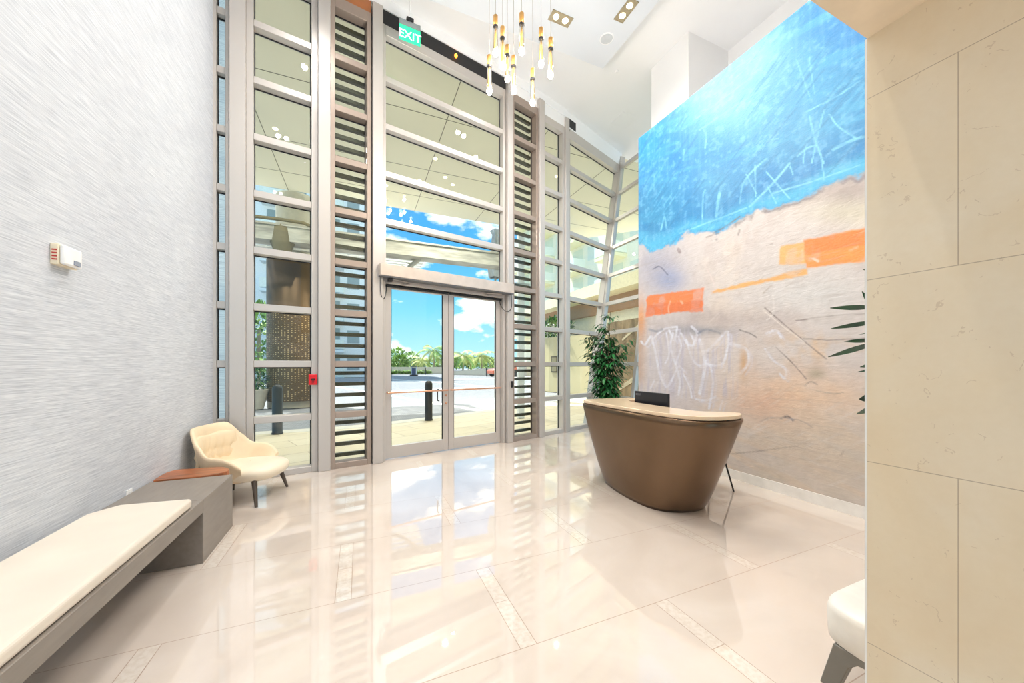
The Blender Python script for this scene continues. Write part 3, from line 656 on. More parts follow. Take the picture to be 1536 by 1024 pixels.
# ================================================================== reception desk
def build_desk():
    root = empty('reception_desk', (2.95, 3.0, 0), label='bronze boat-shaped reception desk with pale stone counter in front of the mural', cat='desk')
    ox, oy = 2.95, 3.0
    T = [(3.34, 3.76), (3.05, 3.80), (2.78, 3.82), (2.64, 3.80), (2.585, 3.70), (2.565, 3.4), (2.555, 3.0), (2.565, 2.62), (2.60, 2.38), (2.67, 2.22), (2.80, 2.135), (2.98, 2.11), (3.12, 2.14), (3.22, 2.22)]
    Bp = [(3.25, 3.60), (3.10, 3.63), (2.95, 3.63), (2.85, 3.60), (2.80, 3.54), (2.735, 3.32), (2.70, 3.05), (2.705, 2.84), (2.745, 2.72), (2.81, 2.65), (2.90, 2.60), (3.0, 2.57), (3.10, 2.57), (3.20, 2.60)]
    T = [(x - ox, y - oy) for x, y in T]; Bp = [(x - ox, y - oy) for x, y in Bp]
    t = catmull(T, 8); b = catmull(Bp, 8); rows = []
    for i in range(len(t)):
        r = []
        for k in range(17):
            z = .965 * k / 16; g = (k / 16) ** .82; p = b[i] * (1 - g) + t[i] * g; r.append(Vector((p[0], p[1], max(z, .002))))
        rows.append(r)
    mb = MB(); mb.grid(rows[::-1])
    mb.build('hull', mat('brushed_bronze', (116, 94, 74), .28, .85, noise=(2, .05, (1, 1, 1)), bump=(90, .02, (1, 1, 3))), root, solid=.035)
    inner = [(3.34, 3.58), (3.16, 3.57), (3.07, 3.50), (3.00, 3.34), (2.975, 3.1), (2.965, 2.8), (2.965, 2.55), (3.0, 2.43), (3.08, 2.38), (3.18, 2.32)]
    poly = [tuple(p) for p in t] + [tuple(p) for p in catmull([(x - ox, y - oy) for x, y in inner][::-1], 6)]
    mb = MB(); c = Vector((0, 0)); 
    mb.prism([(p[0] * 1.035, p[1] * 1.02) for p in poly], .967, 1.003)
    mb.build('countertop', mat('cream_onyx', (240, 214, 182), .18, noise=(3, .05, (1, 1, 1)), coat=.3), root, bevel=.006)
    mb = MB(); mb.prism([(3.33 - ox, 3.56 - oy), (3.0 - ox, 3.4 - oy), (2.86 - ox, 3.0 - oy), (2.9 - ox, 2.6 - oy), (3.1 - ox, 2.45 - oy), (3.5 - ox, 2.5 - oy), (3.55 - ox, 3.56 - oy)], .73, .76)
    mb.build('work_surface', mat('walnut_top', (186, 130, 84), .35, noise=(3, .12, (8, 1, 1))), root)
    for bx in ((3.28, 3.32, 3.40, 3.55), (3.16, 3.2, 2.66, 2.8)):
        mb = MB(); mb.box(bx[0] - ox, bx[1] - ox, bx[2] - oy, bx[3] - oy, 0, .73); mb.build('inner_support', M_BLACK, root)
build_desk()
# monitor on the inner work surface
mon = empty('monitor', (3.14, 3.2, .76), math.radians(-90), label='black computer monitor seen from behind on the reception desk', cat='monitor')
mb = MB(); mb.box(-.12, .12, -.09, .09, 0, .012); mb.build('base', M_BLACK, mon, bevel=.004)
mb = MB(); mb.box(-.03, .03, .0, .03, .0, .2); mb.build('stand', M_BLACK, mon)
mb = MB(); mb.box(-.26, .26, -.022, .012, .07, .365); mb.build('screen', mat('monitor_plastic', (30, 32, 40), .3), mon, bevel=.008)
fc = bpy.data.curves.new('maker_name', 'FONT'); fc.body = 'acer'; fc.size = .05; fc.extrude = .0008; LM = mat('logo_grey', (120, 122, 128), .4)
fo = text_mesh(fc, LM); fo.parent = mon; fo.location = (-.235, -.0235, .315); fo.rotation_euler = (math.pi / 2, 0, 0)
# stool behind the desk, one thin leg shows
ch = empty('desk_chair', (3.72, 2.95, 0), label='thin-legged dark chair tucked behind the reception desk', cat='chair')
mb = MB(); mb.lathe([(0, .44), (.2, .44), (.21, .46), (.2, .49), (0, .495)], seg=24); mb.build('seat', M_BLACK, ch)
for sx, sy in ((1, 1), (1, -1), (-1, 1), (-1, -1)):
    mb = MB(); mb.tube([(sx * .12, sy * .12, .44), (sx * .2, sy * .2, 0)], .009, 8); mb.build('leg', M_BLACK, ch)
mb = MB(); P = [[Vector((.2 * math.cos(a) * (1 + .12 * k / 6) + .0, .21 * math.sin(a), .52 + .26 * k / 6)) for k in range(7)] for a in np.linspace(-1.1, 1.1, 14)]; mb.grid(P); mb.build('backrest', M_BLACK, ch, solid=.012)
mb = MB(); mb.tube([(.19, 0, .46), (.21, 0, .56)], .012, 8); mb.build('back_support', M_BLACK, ch)

# ================================================================== plants
def leafmesh(mb, base, d, up, L_, W, bend=.5, mi=0, fold=.25):
    d = Vector(d).normalized(); up = Vector(up); s_ = d.cross(up)
    if s_.length < 1e-4: s_ = Vector((1, 0, 0))
    s_.normalize(); n = s_.cross(d).normalized(); o = []; K = 6
    p = Vector(base); q = d.copy()
    for i in range(K + 1):
        t = i / K; w = W * (math.sin(math.pi * min(1, t * .93 + .05)) ** .8) * (1 - .25 * t)
        o += [p + s_ * w + n * w * fold, p, p - s_ * w + n * w * fold]
        q = (q - Vector((0, 0, bend / K))).normalized(); p = p + q * (L_ / K)
    fs_ = []
    for i in range(K): a = i * 3; fs_ += [(a, a + 1, a + 4, a + 3), (a + 1, a + 2, a + 5, a + 4)]
    mb.add(o, fs_, mi, True)
M_LEAF = mat('dark_green_leaf', (38, 96, 50), .38, noise=(6, .3, (1, 1, 1)))
M_LEAF2 = mat('fresh_green_leaf', (52, 130, 66), .38, noise=(6, .25, (1, 1, 1)))
M_STEM = mat('brown_stem', (96, 84, 58), .7)
M_SOIL = mat('dark_soil', (52, 40, 32), .95)
def indoor_tree():
    r = random.Random(3)
    root = empty('potted_tree', (4.46, 5.72, 0), label='tall leafy green potted tree behind the desk by the leaning corner window', cat='plant')
    mb = MB(); mb.lathe([(.13, 0), (.17, .1), (.185, .62), (.17, .62), (.16, .58), (0, .58)], seg=28); mb.build('pot', mat('grey_pot', (168, 170, 172), .5), root)
    mb = MB(); mb.lathe([(0, .585), (.16, .585), (0, .60)], seg=20); mb.build('soil', M_SOIL, root)
    st = MB(); lf = MB()
    for i in range(9):
        a = r.uniform(0, 6.28); rad = r.uniform(.02, .09); top = r.uniform(1.6, 2.62); lean = r.uniform(.04, .36)
        pts = [(rad * math.cos(a), rad * math.sin(a), .58)]
        for k in range(1, 6): t = k / 5; pts.append((math.cos(a) * (rad + lean * t * t), math.sin(a) * (rad + lean * t * t), .58 + (top - .58) * t))
        pts = [Vector(p) for p in pts]; st.tube(pts, [.012 - .008 * k / 5 for k in range(6)], 6)
        for k in range(26):
            t = r.uniform(.12, 1.0); q = pts[int(t * 4.99)].lerp(pts[min(5, int(t * 4.99) + 1)], t * 4.99 % 1)
            az = r.uniform(0, 6.28); bl = r.uniform(.08, .27) * (1.15 - .45 * abs(t - .55)); el = r.uniform(.1, .7)
            e_ = q + Vector((math.cos(az) * bl, math.sin(az) * bl, bl * el)); st.tube([q, (q + e_) / 2 + Vector((0, 0, .02)), e_], [.004, .003, .002], 4)
            for n_ in range(6):
                tt = .3 + .7 * n_ / 5; b = q.lerp(e_, tt); aa = az + (1 if n_ % 2 else -1) * r.uniform(.4, 1.1) if n_ < 5 else az
                leafmesh(lf, b, (math.cos(aa), math.sin(aa), r.uniform(-.35, .3)), (0, 0, 1), r.uniform(.11, .20), r.uniform(.017, .03), bend=r.uniform(.5, 1.3), mi=r.choice((0, 0, 1)))
    st.build('stem', M_STEM, root); lf.build('foliage', [M_LEAF, M_LEAF2], root)
indoor_tree()
def alcove_plant():
    cx, cy = 3.25, 0.98
    root = empty('rubber_plant', (cx, cy, 0), label='glossy-leaved plant half hidden behind the stone wall, leaves over the mural edge', cat='plant')
    mb = MB(); mb.lathe([(.15, 0), (.2, .5), (.18, .5), (.17, .46), (0, .46)], seg=28); mb.build('pot', mat('white_pot', (226, 224, 220), .4), root)
    mb = MB(); mb.lathe([(0, .465), (.17, .465), (0, .48)], seg=20); mb.build('soil', M_SOIL, root)
    st = MB(); st.tube([(0, 0, .46), (.02, .0, 1.3), (.0, .0, 2.15)], [.02, .014, .006], 8)
    # leaf tips that reach past the stone edge
    s_, c_ = math.sin(YAW), math.cos(YAW)
    def W(px, py, t): u = (px - 768) / F; v = (HY - py) / F; return Vector((t * (s_ + u * c_) - cx, t * (c_ - u * s_) - cy, CAMH + v * t))
    lf = MB()
    for (tx, ty, t, bx, by, tb, w, bend) in [(1245, 462, 2.25, 1312, 461, 2.4, .019, .1), (1246, 493, 2.2, 1318, 482, 2.35, .018, .1), (1266, 512, 2.3, 1316, 510, 2.4, .015, .1),
                                          (1242, 535, 2.15, 1316, 514, 2.35, .022, .15), (1290, 550, 2.3, 1330, 542, 2.4, .022, .2), (1287, 557, 2.3, 1330, 552, 2.4, .012, .1), (1289, 598, 2.3, 1335, 590, 2.4, .05, .3),
                                          (1285, 620, 2.2, 1330, 605, 2.4, .034, .3), (1294, 404, 2.4, 1325, 410, 2.45, .012, .1), (1293, 437, 2.35, 1312, 465, 2.4, .016, .2), (1288, 502, 2.35, 1320, 496, 2.4, .004, 0)]:
        a = W(bx, by, tb); b = W(tx, ty, t); d = b - a; leafmesh(lf, a, d, (s_ + .2, c_, .35), d.length, w * 1.0, bend=0, mi=0, fold=.15)
        pt = MB(); hz_ = min(2.1, a.z); pt.tube([a, a * .5 + Vector((0, 0, (hz_ + .03) * .5)), Vector((0, 0, hz_ - .03))], .004, 5); st.v, st.f, st.mi, st.sm = st.v + pt.v, st.f + [tuple(i + len(st.v) for i in f) for f in pt.f], st.mi + pt.mi, st.sm + pt.sm
    r = random.Random(5)
    for k in range(34):
        z = r.uniform(.8, 2.15); az = r.uniform(-1.9, 1.2); L_ = r.uniform(.18, .3)
        leafmesh(lf, (0.01, 0, z), (math.cos(az), math.sin(az), r.uniform(0, .5)), (0, 0, 1), L_, r.uniform(.025, .04), bend=.6, mi=r.choice((0, 1)))
    st.build('stem', M_STEM, root); lf.build('foliage', [M_LEAF, M_LEAF2], root)
alcove_plant()

# ================================================================== seating on the left
M_GREYWOOD = mat('grey_oak_veneer', (142, 133, 124), .42, noise=(5, .05, (6, 1, 6)))
bn = empty('bench', (-1.3, 1.7, 0), label='long built-in grey bench with a solid end block along the papered wall', cat='bench')
mb = MB(); mb.box(-.315, .25, 1.57, 2.22, 0, .465); mb.build('end_block', M_GREYWOOD, bn, bevel=.003, seg=1)
mb = MB(); mb.box(-.315, .25, -2.9, 1.57, .37, .465); mb.build('seat_board', M_GREYWOOD, bn, bevel=.003, seg=1)
mb = MB(); mb.box(-.315, .25, -3.3, -2.9, 0, .465); mb.build('end_block', M_GREYWOOD, bn, bevel=.003, seg=1)
mb = MB(); mb.prism([(-1.555, -1.2), (-1.06, -1.2), (-1.06, 3.12), (-1.45, 3.17), (-1.555, 3.05)], .467, .53)
tag(mb.build('bench_cushion', mat('ivory_leather', (230, 219, 204), .42, noise=(4, .02, (1, 1, 1))), bevel=.02, seg=4), 'long ivory leather cushion lying on the grey bench', 'cushion')
# low live-edge table behind the end block
tb = empty('side_table', (-1.36, 4.10, 0), label='low orange-brown live-edge wooden table between the bench end and armchair', cat='table')
poly = [(-.24, -.16), (-.1, -.17), (.1, -.165), (.2, -.14), (.25, -.05), (.2, .06), (.12, .12), (-.05, .14), (-.2, .16), (-.25, .05)]
mb = MB(); mb.prism([tuple(p) for p in catmull(poly + [poly[0]], 4)[:-1]], .43, .475); mb.build('tabletop', mat('red_wood', (176, 104, 62), .35, noise=(5, .3, (1, 6, 1))), tb, bevel=.006)
for sx, sy in ((-.17, -.1), (.14, -.1), (0, .09)):
    mb = MB(); mb.tube([(sx * .8, sy * .8, .43), (sx, sy, 0)], [.018, .012], 8); mb.build('leg', M_BLACK, tb)
# armchair
def armchair():
    root = empty('armchair', (-1.185, 4.73, 0), math.radians(73.5), label='cream leather tub armchair with tapered dark legs in the left corner', cat='armchair')
    leather = mat('cream_leather', (240, 218, 184), .42, noise=(5, .05, (1, 1, 1)), bump=(9, .12, (2, 1, .5)))
    R = 3
    sh = []; A0 = 118
    for a in np.linspace(-A0, A0, 49):
        t = math.radians(a); b = abs(a)
        if b < 34: h = .79
        elif b < 84: k = (b - 34) / 50; k = k * k * (3 - 2 * k); h = .79 - .27 * k
        else: k = (b - 84) / (A0 - 84); h = .52 - .12 * k * k
        sx, sy = math.sin(t), math.cos(t)      # back is +y
        ex = .385; ey = .36
        se = lambda c_, p_: math.copysign(abs(c_) ** p_, c_)
        cx_, cy_ = se(sx, .8) * ex, se(sy, .8) * ey
        lean = 1.0
        def P(f, z, off=0): return Vector((cx_ * f, cy_ * f + (.02 if b < 60 else 0) * (z - .4) / .3, z))
        prof = [P(.50, .225), P(.74, .235), P(.86, .31), P(.95, h * .55 + .14), P(1.02, h - .03), P(1.01, h), P(.97, h + .006), P(.93, h - .01), P(.885, h - .06), P(.82, .38), P(.72, .33), P(.5, .31)]
        sh.append(prof)
    mb = MB(); mb.grid(sh)
    for e_ in (0, -1):
        pr = sh[e_]; mb.add(pr, [tuple(range(len(pr))) if e_ else tuple(range(len(pr)))[::-1]], 0, True)
    mb.build('shell', leather, root)
    # seat cushion, puffed
    mb = MB(); rows = []
    for z, f in ((.235, .80), (.25, .90), (.28, .97), (.315, 1.0), (.35, .97), (.375, .88), (.392, .6), (.398, .3), (.40, .02)):
        r = []
        for k in range(40):
            t = 2 * math.pi * k / 40; se = lambda c_: math.copysign(abs(c_) ** .72, c_)
            r.append(Vector((se(math.cos(t)) * .315 * f, se(math.sin(t)) * .34 * f - .09, z)))
        rows.append(r)
    rows = [list(x) for x in zip(*rows)]; mb.grid(rows, closeu=True)
    mb.build('seat_cushion', mat('ivory_seat_leather', (244, 230, 206), .4, noise=(4, .03, (1, 1, 1))), root)
    # lumbar pad with gathered pleats
    mb = MB(); g = []
    for i in range(29):
        x = -.29 + .58 * i / 28; r = []
        for j in range(13):
            v = j / 12; z = .37 + .34 * v; pl = .011 * math.sin(i * 1.5 + math.sin(v * 5) * .8) * math.exp(-((v - .45) / .28) ** 2)
            y = .312 + .02 * (abs(x) / .27) ** 6 + .025 * abs(2 * v - 1) ** 8 - (x / .25) ** 2 * .085 + .015 * v - .02 * math.sin(math.pi * v) + .022 * math.exp(-((v - .45) / .05) ** 2) + pl
            r.append(Vector((x, y, z)))
        g.append(r)
    mb.grid(g); mb.build('back_pad', leather, root, solid=.03)
    wood = mat('dark_walnut_leg', (84, 74, 64), .4)
    for sx, sy, h in ((-.24, -.26, 1), (.24, -.26, 1), (-.2, .2, 1), (.2, .2, 1)):
        mb = MB(); mb.tube([(sx, sy, .26), (sx * 1.28, sy * 1.22, 0)], [.027, .014], 12); mb.build('leg', wood, root)
armchair()
# upholstered chair beside the stone wall
oc = empty('upholstered_stool', (2.22, .63, 0), math.radians(0), label='pale upholstered stool with grey slab legs, cut off by the stone wall', cat='stool')
mb = MB(); rows = []
for z, f in ((.205, .0), (.205, .95), (.215, .99), (.27, 1.0), (.34, 1.0), (.362, .985), (.372, .95), (.378, .8), (.382, .0)):
    r = []
    for k in range(48):
        t = 2 * math.pi * k / 48; se = lambda c_: math.copysign(abs(c_) ** .42, c_)
        r.append(Vector((se(math.cos(t)) * .30 * f, se(math.sin(t)) * .34 * f, z)))
    rows.append(r)
mb.grid([list(x) for x in zip(*rows)], closeu=True); mb.build('seat', mat('pale_grey_leather', (236, 232, 224), .45), oc)
M_GLEG = mat('grey_metal_leg', (128, 126, 120), .35, .4)
for sx in (-1, 1):
    for sy in (-1, 1):
        mb = MB(); x = sx * .262; y = sy * .27
        pts = [(y + sy * .05, 0), (y + sy * .005, .2), (y + sy * .0, .225), (y - sy * .2, .225), (y - sy * .19, .20), (y - sy * .085, .185), (y - sy * .055, .15), (y - sy * .01, 0)]
        pts = [(p[0], p[1] * .93) for p in pts]; a = [(x - .022, p[0], p[1]) for p in pts]; b = [(x + .022, p[0], p[1]) for p in pts]; n = len(pts)
        mb.add(a + b, [tuple(range(n))[::-1], tuple(range(n, 2 * n))] + [(i, (i + 1) % n, n + (i + 1) % n, n + i) for i in range(n)])
        mb.build('leg', M_GLEG, oc, bevel=.003, seg=1)

# ================================================================== wall devices
sb = empty('strobe_alarm', (WL, 2.965, 2.08), label='small white fire alarm strobe high on the papered wall', cat='alarm')
mb = MB(); mb.box(0, .035, -.075, .075, -.06, .06); mb.build('back_box', mat('cream_plastic', (238, 226, 200), .4), sb, bevel=.004)
mb = MB(); mb.box(.035, .058, -.07, .075, -.056, .056); mb.build('cover', mat('white_plastic', (246, 246, 246), .3), sb, bevel=.01)
mb = MB(); mb.box(.058, .064, .0, .05, -.045, -.015); mb.build('flash_lens', mat('lens_grey', (150, 156, 170), .2), sb, bevel=.003)
mb = MB()
for k in range(4): mb.box(.008, .03, -.0765, -.0745, -.035 + k * .018, -.027 + k * .018)
mb.build('lettering', mat('red_print', (190, 60, 50), .5), sb)
ot = empty('wall_outlet', (WL, 3.64, .44), label='white wall outlet on the papered wall just above the bench', cat='outlet')
mb = MB(); mb.box(0, .007, -.037, .037, -.058, .058); mb.build('plate', mat('white_plastic', (246, 246, 246), .3), ot, bevel=.002)
mb = MB()
for z in (-.024, .024): mb.box(.007, .0095, -.016, .016, z - .014, z + .014)
mb.build('socket', mat('socket_white', (222, 222, 222), .4), ot)
# red pull station on the post
p4 = Vector((*NODE[2], 0)); M4, _ = frame_M(NODE[2], dirn(2))
ps = empty('fire_pull_station', M4 @ Vector((-.13, .14, 1.245)), label='small red fire alarm pull box on the post left of the louvres', cat='alarm')
i4 = Matrix.Translation(ps.location).inverted() @ M4
mb = MB(); mb.box(-.185, -.085, .13, .175, 1.175, 1.315, M=i4); mb.build('body', mat('alarm_red', (222, 26, 38), .35), ps, bevel=.006)
mb = MB(); mb.box(-.16, -.11, .175, .185, 1.235, 1.26, M=i4); mb.box(-.142, -.128, .175, .19, 1.205, 1.25, M=i4); mb.build('pull_handle', mat('handle_dark', (70, 20, 22), .4), ps)
# card reader on the post right of the doors
M6, _ = frame_M(NODE[4], dirn(4))
rd = empty('card_reader', M6 @ Vector((.02, .2, 1.08)), label='small black card reader on the post right of the doors', cat='card reader')
i6 = Matrix.Translation(rd.location).inverted() @ M6
mb = MB(); mb.box(-.0, .05, .191, .215, 1.02, 1.14, M=i6); mb.build('body', M_BLACK, rd, bevel=.004)
mb = MB(); mb.lathe([(.004, 0), (.004, .004), (0, .004)], seg=8, M=i6 @ Matrix.Translation((.025, .215, 1.12)) @ Matrix.Rotation(-math.pi / 2, 4, 'X')); mb.build('indicator', mat('grey_dot', (140, 140, 140), .4), rd)
# exit sign hanging near the front
ex = empty('exit_sign', (.66, 5.30, 6.10), label='green lit exit sign hanging above the doors', cat='sign')
ex.location = (.60, 5.02, 6.12); ex.rotation_euler = (0, 0, math.radians(14))
ex.location = (.665, 5.33, 6.10); ex.rotation_euler = (0, 0, math.radians(3))
mb = MB(); mb.box(-.15, .15, -.012, .012, .22, .30); mb.build('housing', mat('sign_housing', (150, 158, 160), .35, .4), ex, bevel=.003)
mb = MB(); mb.box(-.15, .15, -.005, .005, 0, .22); mb.build('panel', mat('sign_green', (40, 200, 140), .2, emit=((40, 214, 150), .75)), ex, bevel=.002)
mb = MB(); mb.box(-.05, .05, -.03, .03, .30, .345); mb.build('mounting_bracket', M_BLACK, ex)
mb = MB(); mb.tube([(0, 0, .34), (0, 0, .80)], .008, 8); mb.build('hanger_rod', M_WHITE, ex)
fc = bpy.data.curves.new('exit_word', 'FONT'); fc.body = 'EXIT'; fc.size = .165; fc.extrude = .002; fc.align_x = 'CENTER'; fc.space_character = .95
LM = mat('sign_letters', (235, 255, 245), .3, emit=((225, 255, 240), 1.0))
fo = text_mesh(fc, LM); fo.parent = ex; fo.location = (0, -.0075, .04); fo.rotation_euler = (math.pi / 2, 0, 0)

# ================================================================== ceiling fittings
def unproj(px, py, z):
    u = (px - 768) / F; v = (HY - py) / F; s_, c_ = math.sin(YAW), math.cos(YAW); t = (z - CAMH) / v
    return Vector((t * (s_ + u * c_), t * (c_ - u * s_), z))
def atdepth(px, py, d):
    u = (px - 768) / F; v = (HY - py) / F; s_, c_ = math.sin(YAW), math.cos(YAW)
    return Vector((d * (s_ + u * c_), d * (c_ - u * s_), CAMH + v * d))
M_LAMP = mat('lamp_lens', (255, 246, 224), .3, emit=((255, 244, 214), 5))
def downlight(loc, rz, lab, watts=DOWN_W):
    o = empty('recessed_downlight', loc, rz, label=lab, cat='downlight', group=None)
    mb = MB(); w, l = .085, .175
    mb.box(-l, l, -w, -w + .012, -.006, .0); mb.box(-l, l, w - .012, w, -.006, .0); mb.box(-l, -l + .012, -w, w, -.006, .0); mb.box(l - .012, l, -w, w, -.006, .0)
    mb.box(-l, l, -w, w, -.003, -.001); mb.build('trim_frame', mat('bronze_trim', (190, 176, 150), .3, .6), o)
    for sx in (-.08, .08):
        mb = MB(); mb.lathe([(0, -.012), (.04, -.012), (.046, -.004), (.046, -.003)], c=(sx, 0, 0), seg=20); mb.build('lamp_head', M_LAMP, o)
        la = bpy.data.lights.new('lamp_beam', 'SPOT'); la.energy = watts * 6; la.spot_size = math.radians(150); la.spot_blend = .9; la.shadow_soft_size = .05; la.color = (1, .97, .93)
        lo = bpy.data.objects.new('lamp_beam', la); COL.objects.link(lo); lo.parent = o; lo.location = (sx, 0, -.04)
    return o
d1 = unproj(841, 28, 6.65); d2 = unproj(939, 16, 6.65)
downlight(d1, math.radians(0), 'twin-lamp recessed downlight just right of the pendant cluster')
downlight(d2, math.radians(90), 'twin-lamp recessed downlight nearest the mural')
# unseen lamps of the same kind, added over the hall to brighten it
for x, y, l_ in ((-.3, 4.1, 'above the armchair corner'), (-.3, 1.6, 'above the bench'), (2.0, 1.9, 'above the open floor'), (3.4, 2.2, 'above the near end of the desk'), (.4, .9, 'above the camera side of the hall')):
    downlight((x, y, 6.65), 0, 'added unseen twin-lamp downlight ' + l_)
for x, y, l_ in ((.2, -2.2, 'middle'), (-.6, -4.2, 'far end')):
    downlight((x, y, 6.9), 0, 'added unseen twin-lamp downlight over the %s of the rear hall' % l_)
sp_ = unproj(910, 58, 6.65); o = empty('ceiling_speaker', sp_, label='round white speaker grille in the lowered ceiling panel', cat='speaker')
mb = MB(); mb.lathe([(.0, -.004), (.085, -.006), (.09, -.006), (.105, -.002), (.105, 0)], seg=32); mb.build('grille', mat('speaker_grey', (206, 210, 214), .5), o)
mb = MB(); mb.lathe([(.092, -.001), (.094, -.009), (.108, -.004), (.112, 0)], seg=32); mb.build('rim', M_WHITE, o)
sp_ = unproj(924.6, 107, 6.9); o = empty('sprinkler_cap', sp_, label='small round white sprinkler cap on the ceiling near the mural', cat='sprinkler')
mb = MB(); mb.lathe([(0, -.012), (.035, -.012), (.038, -.009), (.038, 0)], seg=20); mb.build('cap_plate', M_WHITE, o)
sp_ = unproj(936, 181, 6.9); o = empty('square_panel', sp_, math.radians(0), label='faint square white panel flush in the white ceiling', cat='panel')
mb = MB(); mb.box(-.22, .22, -.22, .22, -.004, 0); mb.build('cover', M_WHITE, o)  # thin square plate in the same white as the ceiling
# small amber emissive bead on the dark slot
ib = empty('amber_bead', MD @ Vector((LD * .54, .14, 6.63)), label='tiny amber glowing bead in the black slot above the door glazing', cat='lamp')
mb = MB(); mb.lathe([(0, -.03), (.02, -.026), (.026, 0), (.02, .02), (0, .03)], seg=12); mb.build('bulb', mat('amber_glow', (255, 170, 60), .3, emit=((255, 160, 40), 4)), ib)

# pendants
def pendant(px, ptop, pbot, first=None):
    d = 4.15 * 58.0 / (pbot - ptop); L_ = .45
    p = atdepth(px, pbot, d); return p, d
PEND = [(743.3, 24.6, 84, 'highest pendant at the left of the cluster'), (754, 41.7, 104, 'brass and glass pendant overlapping the one behind it, left of centre'),
        (761, 68.8, 123, 'pendant partly hidden behind its left neighbour'), (734, 84.4, 141.7, 'leftmost brass and glass pendant'),
        (770.4, 85, 141, 'low middle pendant with yellow glowing glass'), (782.5, 20.8, 81.7, 'topmost pendant of the cluster, right of centre'),
        (799, 104, 158.8, 'lowest hanging pendant of the cluster'), (811.7, 43, 101, 'second pendant from the right'), (826, 58, 117.7, 'rightmost brass and glass pendant')]
proto = None
for (px, a, b, lab) in PEND:
    p, d = pendant(px, a, b); ceil_z = 6.65 if p.y < 5.15 else 6.9
    lab = lab + ', on a long cord'
    if proto is None:
        proto = empty('pendant_light', p, group='brass and glass pendants')
        mb = MB(); mb.lathe([(0, -.0), (.024, .008), (.031, .03), (.031, .045), (.024, .066), (.012, .075)], seg=20); mb.build('bulb', mat('glowing_bulb', (255, 248, 230), .3, emit=((255, 246, 226), 14)), proto)
        mb = MB(); mb.lathe([(.0275, .055), (.0275, .315), (.0235, .315), (.0235, .055)], seg=20); mb.build('glass_tube', M_TUBE, proto)
        mb = MB(); mb.lathe([(.0, .076), (.014, .078), (.014, .31), (0, .312)], seg=16); mb.build('core_rod', mat('pale_gold', (255, 232, 180), .25, .2, emit=((255, 222, 150), .55)), proto)
        mb = MB(); mb.lathe([(.029, .315), (.031, .32), (.031, .335), (.029, .34)], seg=20); mb.build('ring', M_BLACK, proto)
        mb = MB(); mb.lathe([(.026, .34), (.027, .345), (.027, .452), (.006, .458)], seg=20); mb.build('cap', mat('brushed_brass', (232, 176, 96), .3, .7, noise=(3, .08, (1, 1, 8))), proto)
        mb = MB(); mb.tube([(0, 0, .458), (0, 0, 2.6)], .0022, 6); mb.build('cord', mat('grey_cord', (150, 140, 132), .5), proto)
        la = bpy.data.lights.new('bulb_glow', 'POINT'); la.energy = 15; la.shadow_soft_size = .03; la.color = (1, .93, .84)
        lo = bpy.data.objects.new('bulb_glow', la); COL.objects.link(lo); lo.parent = proto; lo.location = (0, 0, -.04)
        o = proto
    else:
        o = copy_tree(proto); o.location = p
    o['label'] = lab; o['category'] = 'pendant light'
    for c in o.children:
        if c.name.startswith('cord'):
            c.scale = (1, 1, 1); h = ceil_z - p.z - .458
            me = c.data.copy(); 
            for v in me.vertices:
                v.co.z = .458 if v.co.z < 1 else .458 + h
            c.data = me

# ================================================================== outside
mb = MB(); mb.prism([(-60, 5), (60, 5), (60, 120), (-60, 120)], -.5, -.03); struct('forecourt', mb, M_ROAD)
pave = [(x, y) for x, y in NODE] + [(4.9, 7.01), (4.9, 2), (13, 2), (13, 13.5), (9.0, 13.0), (4.2, 10.98), (.667, 9.52), (-.4, 9.26), (-1.5, 9.22), (-9, 9.2), (-9, 5.2), (-1.95, 5.39)]
mb = MB(); mb.prism(pave, -.2, -.004); struct('paving', mb, M_PAVE)
mb = MB(); kp = catmull([(-9, 9.2), (-1.5, 9.22), (-.4, 9.26), (.667, 9.52), (4.2, 10.98), (9, 13), (13, 13.5)], 6)
mb.prism([tuple(p) for p in kp] + [(p[0] + .12, p[1] - .40) for p in kp[::-1]], -.2, .0); struct('kerb_band', mb, mat('pale_kerb_stone', (214, 208, 196), .6))
# porch ceiling
PC = mat('porch_plaster', (232, 226, 206), .7, spec=.2, noise=(.6, .02, (1, 1, 1)))
mb = MB(); mb.prism([(-14, 5.2), (-1.7, 5.6), (.2, 5.95), (2.5, 6.45), (4.1, 6.95), (6.5, 7.85), (7.2, 5.0), (12.5, 5.0), (12.5, 10.5), (9.5, 13.87), (-14, 13.87)], 7.25, 7.9)
pc = struct('porch_ceiling', mb, PC)
mb = MB()
for y in (8.4, 10.8, 12.6): mb.box(-14, 10.5, y - .008, y + .008, 7.246, 7.25)
for x in (-7, -4.6, -2.2, .2, 1.9, 4.3, 6.7): mb.box(x - .008, x + .008, 6.9 if x > 2 else 6, 13.87, 7.246, 7.25)
mb.build('panel_joint', mat('joint_grey', (120, 116, 100), .7), pc)
lab = {0: 'recessed porch lamp seen through the upper door glazing', 1: 'recessed porch lamp'}
